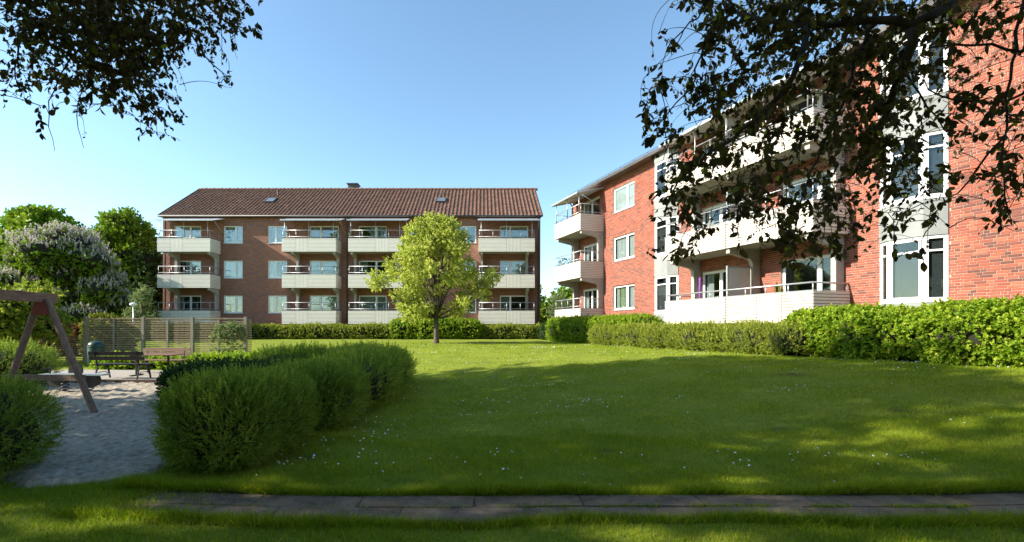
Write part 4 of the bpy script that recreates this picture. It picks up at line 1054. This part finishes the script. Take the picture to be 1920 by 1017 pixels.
for y in (-1.2, -1.7, -2.2, -2.7):
    mb = MB(); mb.tube([(0, y, 2.06), (0, y, .62)], .008, 6); mb.build('chain', M['rail'], sw, True)
for y in (-1.45, -2.45): mb = MB(); mb.box(-.09, .09, y - .26, y + .26, .58, .62); mb.build('seat', M['black'], sw)

# ------------------------------------------------------------------ spring rocker
rk = empty('spring_rocker', (-9.95, 11.7, 0)); tag(rk, 'spring seesaw with a flat board and black rubber seats behind the swing leg', 'seesaw')
mb = MB(); mb.box(-.78, .78, -.13, .13, .43, .465); mb.build('board', M['tealboard'], rk)
for sx in (-.22, .36):
    mb = MB(); mb.tube([(sx + .085 * math.cos(a), .085 * math.sin(a), .02 + a * .0125) for a in [i * .45 for i in range(70)]], .013, 6); mb.build('spring', M['spring'], rk, True)
for sx, fl in ((-.42, 1), (.42, -1)):
    pf = [(-.16, .42), (-.20, .30), (-.15, .20), (-.03, .14), (.08, .18), (.12, .26), (.20, .24), (.22, .34), (.13, .42)]
    mb = MB(); mb.prism([(sx + fl * a, z) for a, z in pf], -.06, .06, 'n'); mb.build('rubber_figure', M['black'], rk)
for sx in (-.12,):
    mb = MB(); mb.prism([(sx + .17 * math.cos(a), .56 + .12 * math.sin(a)) for a in [math.pi * i / 10 for i in range(11)]] + [(sx - .17, .467), (sx + .17, .467)][:2], .16, .2, 'n'); mb.build('backrest', M['black'], rk)
mb = MB(); mb.tube([(-.6, -.16, .6), (-.6, .16, .6)], .015, 6); mb.tube([(-.6, 0, .46), (-.6, 0, .6)], .015, 6); mb.build('handle', M['black'], rk)

# ------------------------------------------------------------------ benches, table, bin
def bench(name, label, loc, rz, L, wood):
    bn = empty(name, loc, rz)
    for i in range(3): mb = MB(); mb.box(-L / 2, L / 2, -.19 + i * .135, -.07 + i * .135, .415, .445); mb.build('seat_slat', wood, bn)
    for i in range(2):
        mb = MB(); z0_ = .56 + i * .135; yy = .245 + i * .03
        mb.prism([(yy, z0_), (yy + .03, z0_), (yy + .055, z0_ + .115), (yy + .025, z0_ + .115)], -L / 2, L / 2, 'u'); mb.build('back_slat', wood, bn)
    for sx in (-L / 2 + .18, L / 2 - .18):
        mb = MB()
        mb.bar((sx, -.17, .41), (sx, -.27, 0), .035, .035); mb.bar((sx, .2, .40), (sx, .30, 0), .035, .035)
        mb.bar((sx, -.2, .40), (sx, .24, .40), .03, .03); mb.bar((sx, .21, .40), (sx, .325, .83), .03, .03)
        mb.tube([(sx, -.25, .1), (sx, -.1, .2), (sx, .12, .2), (sx, .28, .1)], .012, 6)
        mb.build('leg', M['iron'], bn)
    tag(bn, label, 'bench'); return bn
bench('park_bench', 'dark park bench with its back to the camera beside the sandpit', (-10.62, 14.2, .085), math.pi, 1.58, M['benchwood'])
bench('park_bench', 'brown park bench facing the camera behind the small table', (-10.7, 15.95, .085), 0, 1.6, M['brownwood'])
tb = empty('park_table', (-10.35, 15.05, .085)); tag(tb, 'narrow slatted table between the two park benches', 'table')
for i in range(4): mb = MB(); mb.box(-.78, .78, -.27 + i * .135, -.14 + i * .135, .64, .67); mb.build('top_slat', M['brownwood'], tb)
for sx in (-.5, .5):
    mb = MB(); mb.bar((sx, 0, 0), (sx, 0, .62), .05, .05); mb.bar((sx, -.25, .62), (sx, .25, .62), .04, .03); mb.bar((sx, -.28, .02), (sx, .28, .02), .05, .03); mb.build('leg', M['iron'], tb)
bn = empty('litter_bin', (-15.55, 19.3, .02)); tag(bn, 'dark green round litter bin with domed lid in front of the fence', 'litter bin')
mb = MB(); mb.lathe([(.001, .08), (.25, .08), (.275, .12), (.285, .74), (.28, .76)], k=24); mb.build('body', M['bin'], bn, True)
mb = MB(); mb.lathe([(.29, .765), (.295, .80), (.27, .90), (.20, .99), (.10, 1.03), (.001, 1.04)], k=24); mb.build('lid', M['bin'], bn, True)
mb = MB(); mb.box(-.13, .13, -.275, -.20, .86, .90); mb.build('opening', M['black'], bn)
mb = MB(); mb.lathe([(.001, 0), (.08, 0), (.08, .08), (.001, .08)], k=12); mb.build('foot', M['black'], bn)
mb = MB(); mb.bbox(-.9, .9, -.2, .2, -.1, .62, .02); o_ = mb.build('low_concrete_wall', M['concrete']); o_.location = (-18.9, 19.9, 0); tag(o_, 'low pale concrete wall left of the short fence', 'wall')
# street lamp far left of the block
sl_ = empty('street_lamp', (-20.3, 27.9, .3)); tag(sl_, 'small street lamp with a round white head behind the fence', 'street lamp')
mb = MB(); mb.tube([(0, 0, 0), (0, 0, 2.55)], .04, 8); mb.build('pole', M['rail'], sl_, True)
mb = MB(); mb.lathe([(.001, 2.5), (.09, 2.52), (.2, 2.6), (.19, 2.66), (.1, 2.72), (.001, 2.74)], k=16); mb.build('head', M['white'], sl_, True)

# ------------------------------------------------------------------ overhanging trees at the top corners
def leaf_mesh(L, W, curl, twist):
    """pointed oval leaf, 10 faces, folded at the midrib and curling"""
    st = [0, .12, .35, .6, .82, 1]; wd = [0.02, .30, .5, .44, .24, 0.0]; V = []; F = []
    for s, w_ in zip(st, wd):
        a = curl * s; y = L * (math.sin(a) * s * .5); z = L * s * math.cos(a * .6); tw_ = twist * s
        for sg in (-1, 0, 1):
            x = sg * w_ * W; yy = y + abs(sg) * w_ * W * .35
            V.append((x * math.cos(tw_) - yy * math.sin(tw_), x * math.sin(tw_) + yy * math.cos(tw_), z))
    for i in range(5):
        for j in (0, 1):
            a = i * 3 + j; F.append((a, a + 1, a + 4, a + 3))
    return np.array(V), np.array(F)
LEAF = [leaf_mesh(.058, .030, c, t) for c, t in ((.4, .2), (.9, -.4), (-.5, .5), (1.3, .1))]

def over_tree(name, label, base, trunk, limbs, grid, gx0, gy0, cw, ch_, dr_, extra, seed, leafpx, cc_):
    reseed(label); rg = np.random.default_rng(seed); root = empty(name, base); off = np.array(base)
    mb = MB(); mb.tube([Vector(p_) - Vector(base) for p_, r_ in trunk], [r_ for p_, r_ in trunk], 12); mb.build('trunk', M['darkbark'], root, True)
    nodes = []
    for pts, r0, r1 in limbs:
        W_ = [Vector(at(*p_)) if len(p_) == 3 else Vector(p_[:3]) for p_ in pts]; dens = []
        for a, b_ in zip(W_[:-1], W_[1:]):
            k = max(1, int((b_ - a).length / .07))
            for i in range(k): dens.append(a.lerp(b_, i / k))
        dens.append(W_[-1]); n_ = len(dens)
        sm_ = [dens[0]] + [(dens[i - 1] + dens[i] * 2 + dens[i + 1]) / 4 for i in range(1, n_ - 1)] + [dens[-1]]
        sm_ = [p_ + Vector(rg.normal(size=3) * .006) for p_ in sm_]
        mb = MB(); mb.tube([p_ - Vector(base) for p_ in sm_], [r0 + (r1 - r0) * i / (n_ - 1) for i in range(n_)], 8); mb.build('limb', M['darkbark'], root, True)
        nodes += [tuple(p_) for p_ in sm_]
    # twig tips
    tips = []
    for r_, row in enumerate(grid):
        for c_, v in enumerate(row):
            cov = min(.95, v / 9.5 )
            lam = -math.log(1 - cov) * cw * ch_ / leafpx / 5.5
            for _ in range(rg.poisson(lam)):
                d = dr_[0] + (dr_[1] - dr_[0]) * rg.random() ** 1.4
                tips.append(at(gx0 + (c_ + rg.random()) * cw, gy0 + (r_ + rg.random()) * ch_ - 14, d))
    for (x0_, x1_, y0_, y1_, d0_, d1_, k) in extra:
        for _ in range(k):
            d = rg.uniform(d0_, d1_); tips.append(at(rg.uniform(x0_, x1_), rg.uniform(y0_, y1_), d))
    tips = np.array(tips); nd = np.array(nodes)
    lob = [(cc_[0] + rg.normal() * 2.3, cc_[1] + rg.normal() * 1.9, cc_[2] + rg.normal() * .8, 1.1, 1.1, .8) for _ in range(40)]  # unseen crown clumps added overhead and behind to darken the foreground
    P_, N_ = lobe_points([q for q in lob if q[1] < .2 and q[2] > 3.6], 10000, depth=.7)
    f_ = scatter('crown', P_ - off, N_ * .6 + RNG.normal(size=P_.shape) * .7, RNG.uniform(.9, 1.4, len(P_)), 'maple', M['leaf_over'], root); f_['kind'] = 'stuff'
    dist = np.min(np.linalg.norm(tips[:, None] - nd[None], axis=2), axis=1); order = np.argsort(dist); tips = tips[order]
    tw_ = MB(); LP = []; LD = []
    cap_ = np.zeros((len(nd) + len(tips) * 12, 3)); cap_[:len(nd)] = nd; cnt = len(nd)
    for t_ in tips:
        dd = np.linalg.norm(cap_[:cnt] - t_, axis=1) + np.maximum(0, t_[2] - cap_[:cnt, 2]) * .6; j = int(np.argmin(dd)); s_ = cap_[j]
        L = np.linalg.norm(t_ - s_); k = int(min(8, max(2, L / .05)))
        path = []
        wob = rg.normal(size=3) * .07 * L
        for i in range(k + 1):
            q = i / k; pnt = s_ + (t_ - s_) * q + wob * math.sin(q * math.pi) + np.array((0, 0, .12 * L * math.sin(q * math.pi)))
            path.append(pnt)
        r0 = .0016 + .0028 * min(1, L / .5)
        tw_.tube([Vector(p_ - off) for p_ in path], [r0 * (1 - .6 * i / k) for i in range(k + 1)], 4, False)
        for p_ in path[1:]:
            cap_[cnt] = p_; cnt += 1
        nl = rg.integers(4, 8)
        for i in range(nl):
            q = path[-1] + (path[max(0, k - 2)] - path[-1]) * rg.random() * 1.0
            dr2 = (path[-1] - path[-2]); dr2 = dr2 / (np.linalg.norm(dr2) + 1e-9)
            LP.append(q); LD.append(dr2 * .35 + np.array((0, 0, -.75)) + rg.normal(size=3) * .55)
    o_ = tw_.build('twigs', M['darkbark'], root); o_['kind'] = 'stuff'
    LP = np.array(LP); LD = np.array(LD); Rm = frames(LD); Sc = rg.uniform(.42, 1.05, len(LP)); rv = rg.random(len(LP))
    rv = np.where(rv > .975, rg.uniform(.93, 1, len(LP)), rv * .85)
    # the leaves that show largest and inside the frame become parts
    px_ = LP[:, 0] / LP[:, 1] * FPX + PX; py_ = PY - (LP[:, 2] - EYE) / LP[:, 1] * FPX
    inside = (px_ > 0) & (px_ < 1920) & (py_ > 0); score = np.where(inside, Sc / LP[:, 1], 0); big = np.argsort(-score)[:290]; isb = np.zeros(len(LP), bool); isb[big] = True
    pick = rg.integers(0, 4, len(LP)); Vs = []; Fs = []; Rs = []; k = 0
    for j in range(4):
        s_ = (pick == j) & ~isb; bv, bf = LEAF[j]; V_, F_ = tile(bv, bf, Rm[s_], LP[s_] - off, Sc[s_]); Vs.append(V_); Fs.append(F_ + k); k += len(V_); Rs.append(np.repeat(rv[s_], len(bv)))
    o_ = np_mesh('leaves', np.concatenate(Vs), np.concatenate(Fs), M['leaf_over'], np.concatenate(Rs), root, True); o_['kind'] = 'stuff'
    meshes = {}
    for i in big:
        key = (int(pick[i]), int(rv[i] * 4.99))
        if key not in meshes:
            bv, bf = LEAF[key[0]]; o_ = np_mesh('leaf', bv, bf, M['leaf_over'], np.full(len(bv), (key[1] + .5) / 5), root, True); meshes[key] = o_
        else: o_ = copy_obj(meshes[key], root)
        mt = Matrix([list(Rm[i][0]), list(Rm[i][1]), list(Rm[i][2])]).to_4x4(); mt = Matrix.Translation(Vector(LP[i] - off)) @ mt @ Matrix.Scale(float(Sc[i]), 4); o_.matrix_local = mt
    tag(root, label, 'tree'); return root

GR = ["145788888766", "317888777653", "216777777653", "557777778733", "446767778633", "267656777635", "266766666425", "254566553213", "331244201000"]
GR = [[int(c) for c in r_] for r_ in ["046888887543", "217888777653", "216777787552", "557776787343", "546767786334", "267656776335", "256766664225", "253566532113", "331244201000"]]
over_tree('overhanging_tree', 'dark leaved tree whose branches hang into the upper right of the view', (4.6, -1.4, ground(4.6, -1.4)),
          [((4.6, -1.4, -.1), .2), ((4.5, -1.1, 1.2), .16), ((4.2, -.3, 2.4), .13), ((3.7, 1.2, 3.3), .09), (tuple(at(1950, -150, 2.6)), .055)],
          [([(1950, -150, 2.6), (1793, -5, 2.3), (1750, 30, 2.25), (1712, 52, 2.25), (1680, 44, 2.3), (1643, 30, 2.35), (1580, 42, 2.4), (1510, 51, 2.5), (1440, 40, 2.7), (1380, 20, 2.9)], .036, .010),
           ([(1712, 52, 2.25), (1717, 75, 2.25), (1700, 115, 2.3), (1681, 153, 2.4), (1668, 192, 2.5), (1640, 250, 2.9), (1600, 330, 3.0)], .022, .006),
           ([(1510, 51, 2.5), (1502, 110, 2.4), (1484, 148, 2.35), (1451, 194, 2.35), (1413, 230, 2.4), (1330, 290, 2.8), (1270, 345, 2.75), (1245, 400, 2.7)], .017, .004),
           ([(1643, 30, 2.35), (1600, 120, 3.0), (1570, 220, 3.0), (1530, 300, 3.05), (1500, 380, 3.0), (1490, 440, 3.0)], .014, .004),
           ([(1960, -120, 2.5), (1920, 105, 2.5), (1860, 85, 2.55), (1790, 83, 2.6), (1740, 92, 2.7)], .012, .005),
           ([(1990, 100, 2.5), (1920, 180, 2.5), (1860, 195, 2.5), (1800, 188, 2.5), (1740, 170, 2.6)], .009, .004),
           ([(1950, -120, 2.5), (1905, 60, 2.5), (1890, 180, 2.5), (1880, 300, 2.5), (1890, 400, 2.5)], .010, .003),
           ([(1380, 20, 2.9), (1330, 60, 2.9), (1312, 110, 2.6), (1297, 170, 2.5), (1262, 192, 2.5), (1240, 230, 2.5)], .009, .003),
           ([(1380, 20, 2.9), (1345, -20, 3.0), (1310, 34, 2.8), (1265, 70, 2.7), (1250, 90, 2.7)], .008, .003),
           ([(1690, 130, 2.8), (1740, 200, 2.75), (1768, 245, 2.75)], .007, .003),
           ([(1885, 250, 2.5), (1850, 290, 2.55), (1800, 360, 2.6), (1740, 408, 2.6)], .006, .002)],
          GR, 1200, 0, 60, 57, (2.2, 5.8), [(1350, 2100, -500, -10, 2.4, 5.5, 200), (1930, 2150, 0, 350, 2.3, 3.5, 60)], 5, 25, (4.6, -2.6, 5.6))
GL = [[int(c) for c in r_] for r_ in ["7889988752", "6899998753", "5689997430", "3468984120", "3125565000", "0101023000"]]
over_tree('overhanging_tree', 'dark leaved tree whose branches hang into the upper left corner', (-4.8, -1.2, ground(-4.8, -1.2)),
          [((-4.8, -1.2, -.1), .2), ((-4.7, -1.0, 1.5), .15), ((-4.3, 0, 3.0), .12), ((-3.7, 1.6, 4.1), .08), (tuple(at(150, -220, 3.3)), .05)],
          [([(150, -220, 3.3), (170, -60, 3.4), (200, 50, 3.5), (230, 140, 3.6), (285, 215, 3.6)], .03, .005),
           ([(150, -220, 3.3), (60, -30, 3.5), (40, 70, 3.5), (30, 150, 3.5)], .018, .004),
           ([(150, -220, 3.3), (330, -70, 3.4), (395, 15, 3.5), (430, 50, 3.5), (478, 62, 3.5)], .018, .003),
           ([(330, -70, 3.4), (350, 50, 3.3), (385, 110, 3.3), (428, 150, 3.3)], .010, .003),
           ([(200, 50, 3.5), (120, 120, 3.4), (96, 190, 3.4), (90, 240, 3.4), (100, 285, 3.4)], .007, .0015),
           ([(170, 120, 3.5), (145, 200, 3.5), (150, 262, 3.5), (160, 278, 3.5)], .005, .0015),
           ([(230, 140, 3.6), (270, 180, 3.5), (310, 240, 3.4)], .006, .002)],
          GL, 0, -12, 50, 48, (2.9, 6.2), [(-250, 450, -500, -10, 2.9, 5.5, 160), (-200, -5, 0, 200, 3, 5, 40)], 9, 16, (-4.6, -2.6, 5.8))

# ------------------------------------------------------------------ grass and daisies
reseed('grass')
def grass(n, y0_, y1_, hmin, hmax, wd, band=None):
    r_ = RNG.random(n); y = np.sqrt(y0_ ** 2 + r_ * (y1_ ** 2 - y0_ ** 2)); x = (RNG.uniform(-1.16, 1.30, n)) * y
    if band is not None:
        x = RNG.uniform(-3.6, 7.5, n); y = path_mid(x) + band * (PHW + .015 + np.abs(RNG.normal(size=n)) * .05) * 1.0
    ok = ~in_poly(x, y, SAND) & (~in_path(x, y, -.015) | (RNG.random(n) < np.clip((-x - 2.3) / 1.0, 0, .8))) & ~in_poly(x, y, PAVE)
    x, y = x[ok], y[ok]
    z = ground_np(x, y) + lumps(x, y) - .004
    # thin, patchy growth
    den = .5 + .5 * np.sin(x * 2.3 + 1.7 * np.sin(y * 1.9)) * np.sin(y * 3.1 + x)
    bald = np.zeros(len(x))
    for (bx_, by_, br_) in BALD: bald = np.maximum(bald, np.clip(1.5 - np.hypot((x - bx_) / 1.6, y - by_) / br_, 0, 1))
    k = RNG.random(len(x)) < (.55 + .45 * den) * (1 - .6 * bald); x, y, z, den = x[k], y[k], z[k], den[k]
    m_ = len(x); h = RNG.uniform(hmin, hmax, m_) * (.75 + .4 * den); a = RNG.uniform(0, 6.283, m_); ln = RNG.normal(size=(m_, 2)) * .55 * h[:, None]
    w2 = wd * RNG.uniform(.7, 1.3, m_)
    b0 = np.stack([x - np.cos(a) * w2, y - np.sin(a) * w2, z], 1); b1 = np.stack([x + np.cos(a) * w2, y + np.sin(a) * w2, z], 1); tp = np.stack([x + ln[:, 0], y + ln[:, 1], z + h], 1)
    V_ = np.stack([b0, b1, tp], 1).reshape(-1, 3); r2 = np.clip(RNG.normal(.45, .2, m_), 0, .93); r2 = np.where(RNG.random(m_) < .03, 1.0, r2)
    return V_, np.repeat(r2, 3)
gs = [grass(330000, 3.2, 7.0, .03, .065, .0024), grass(300000, 7.0, 14, .03, .06, .0042), grass(160000, 14, 27, .035, .06, .008),
      grass(42000, 0, 0, .06, .13, .003, 1), grass(26000, 0, 0, .05, .11, .003, -1)]
V = np.concatenate([q[0] for q in gs]); Rr = np.concatenate([q[1] for q in gs])
gr = np_mesh('grass', V, np.arange(len(V)).reshape(-1, 3), M['grass'], Rr); tag(gr, 'short mown green grass covering the lawn', 'grass', None, 'stuff')
# weeds in the path joints
n_ = 9000; x = RNG.uniform(-3.3, 7.5, n_); jn = (np.abs(np.sin(x * 1.9) + .5 * np.sin(x * 5.3)) > .55) & (RNG.random(n_) < np.clip((x + 1.5) / 4, .12, 1)); x = x[jn]
y = path_mid(x) + RNG.normal(size=len(x)) * .014 + np.where(RNG.random(len(x)) < .22, np.sign(RNG.normal(size=len(x))) * PHW * .93, 0); m_ = len(x); z = ground_np(x, y) + .0; h = RNG.uniform(.015, .045, m_); a = RNG.uniform(0, 6.28, m_)
V = np.stack([np.stack([x - np.cos(a) * .003, y - np.sin(a) * .003, z], 1), np.stack([x + np.cos(a) * .003, y + np.sin(a) * .003, z], 1), np.stack([x + RNG.normal(size=m_) * .02, y + RNG.normal(size=m_) * .02, z + h], 1)], 1).reshape(-1, 3)
jw = np_mesh('joint_weeds', V, np.arange(len(V)).reshape(-1, 3), M['grass'], np.repeat(RNG.uniform(.3, .9, m_), 3)); tag(jw, 'grass tufts growing in the joints of the slab path', 'grass', None, 'stuff')
# daisies in drifts
cl = []
for _ in range(150):
    yy = math.sqrt(RNG.uniform(5.0 ** 2, 24 ** 2)); xx = RNG.uniform(-.55, 1.1) * yy; k = RNG.integers(3, 22); s_ = RNG.uniform(.15, .6)
    for _ in range(k): cl.append((xx + RNG.normal() * s_ * 1.6, yy + RNG.normal() * s_ * .6))
for _ in range(70): cl.append((RNG.uniform(-2.6, -1.2), RNG.uniform(5.2, 8.4)))
for _ in range(160): yy = math.sqrt(RNG.uniform(3.4 ** 2, 20 ** 2)); cl.append((RNG.uniform(-.5, 1.1) * yy, yy))
cl = np.array(cl); x, y = cl[:, 0], cl[:, 1]; ok = ~in_poly(x, y, SAND) & ~in_path(x, y, .03); x, y = x[ok], y[ok]; z = ground_np(x, y) + lumps(x, y) + RNG.uniform(.045, .065, len(x))
k = 9; bv = [(0, 0, .004)] + [((.0125 if i % 2 else .010) * math.cos(2 * math.pi * i / k), (.0125 if i % 2 else .010) * math.sin(2 * math.pi * i / k), 0) for i in range(k)]
bf = np.array([(0, 1 + i, 1 + (i + 1) % k) for i in range(k)]); D = np.stack([RNG.normal(size=len(x)) * .35, RNG.normal(size=len(x)) * .35 - .2, np.ones(len(x))], 1)
V, F = tile(np.array(bv), bf, frames(D), np.stack([x, y, z], 1), RNG.uniform(.7, 1.2, len(x)))
dz_ = np_mesh('daisies', V, F, M['daisy']); tag(dz_, 'small white daisies scattered over the lawn', 'flowers', None, 'stuff')
print('TRIS', sum(len(o.data.polygons) for o in bpy.data.objects if o.type == 'MESH'), 'OBJ', len(bpy.data.objects))
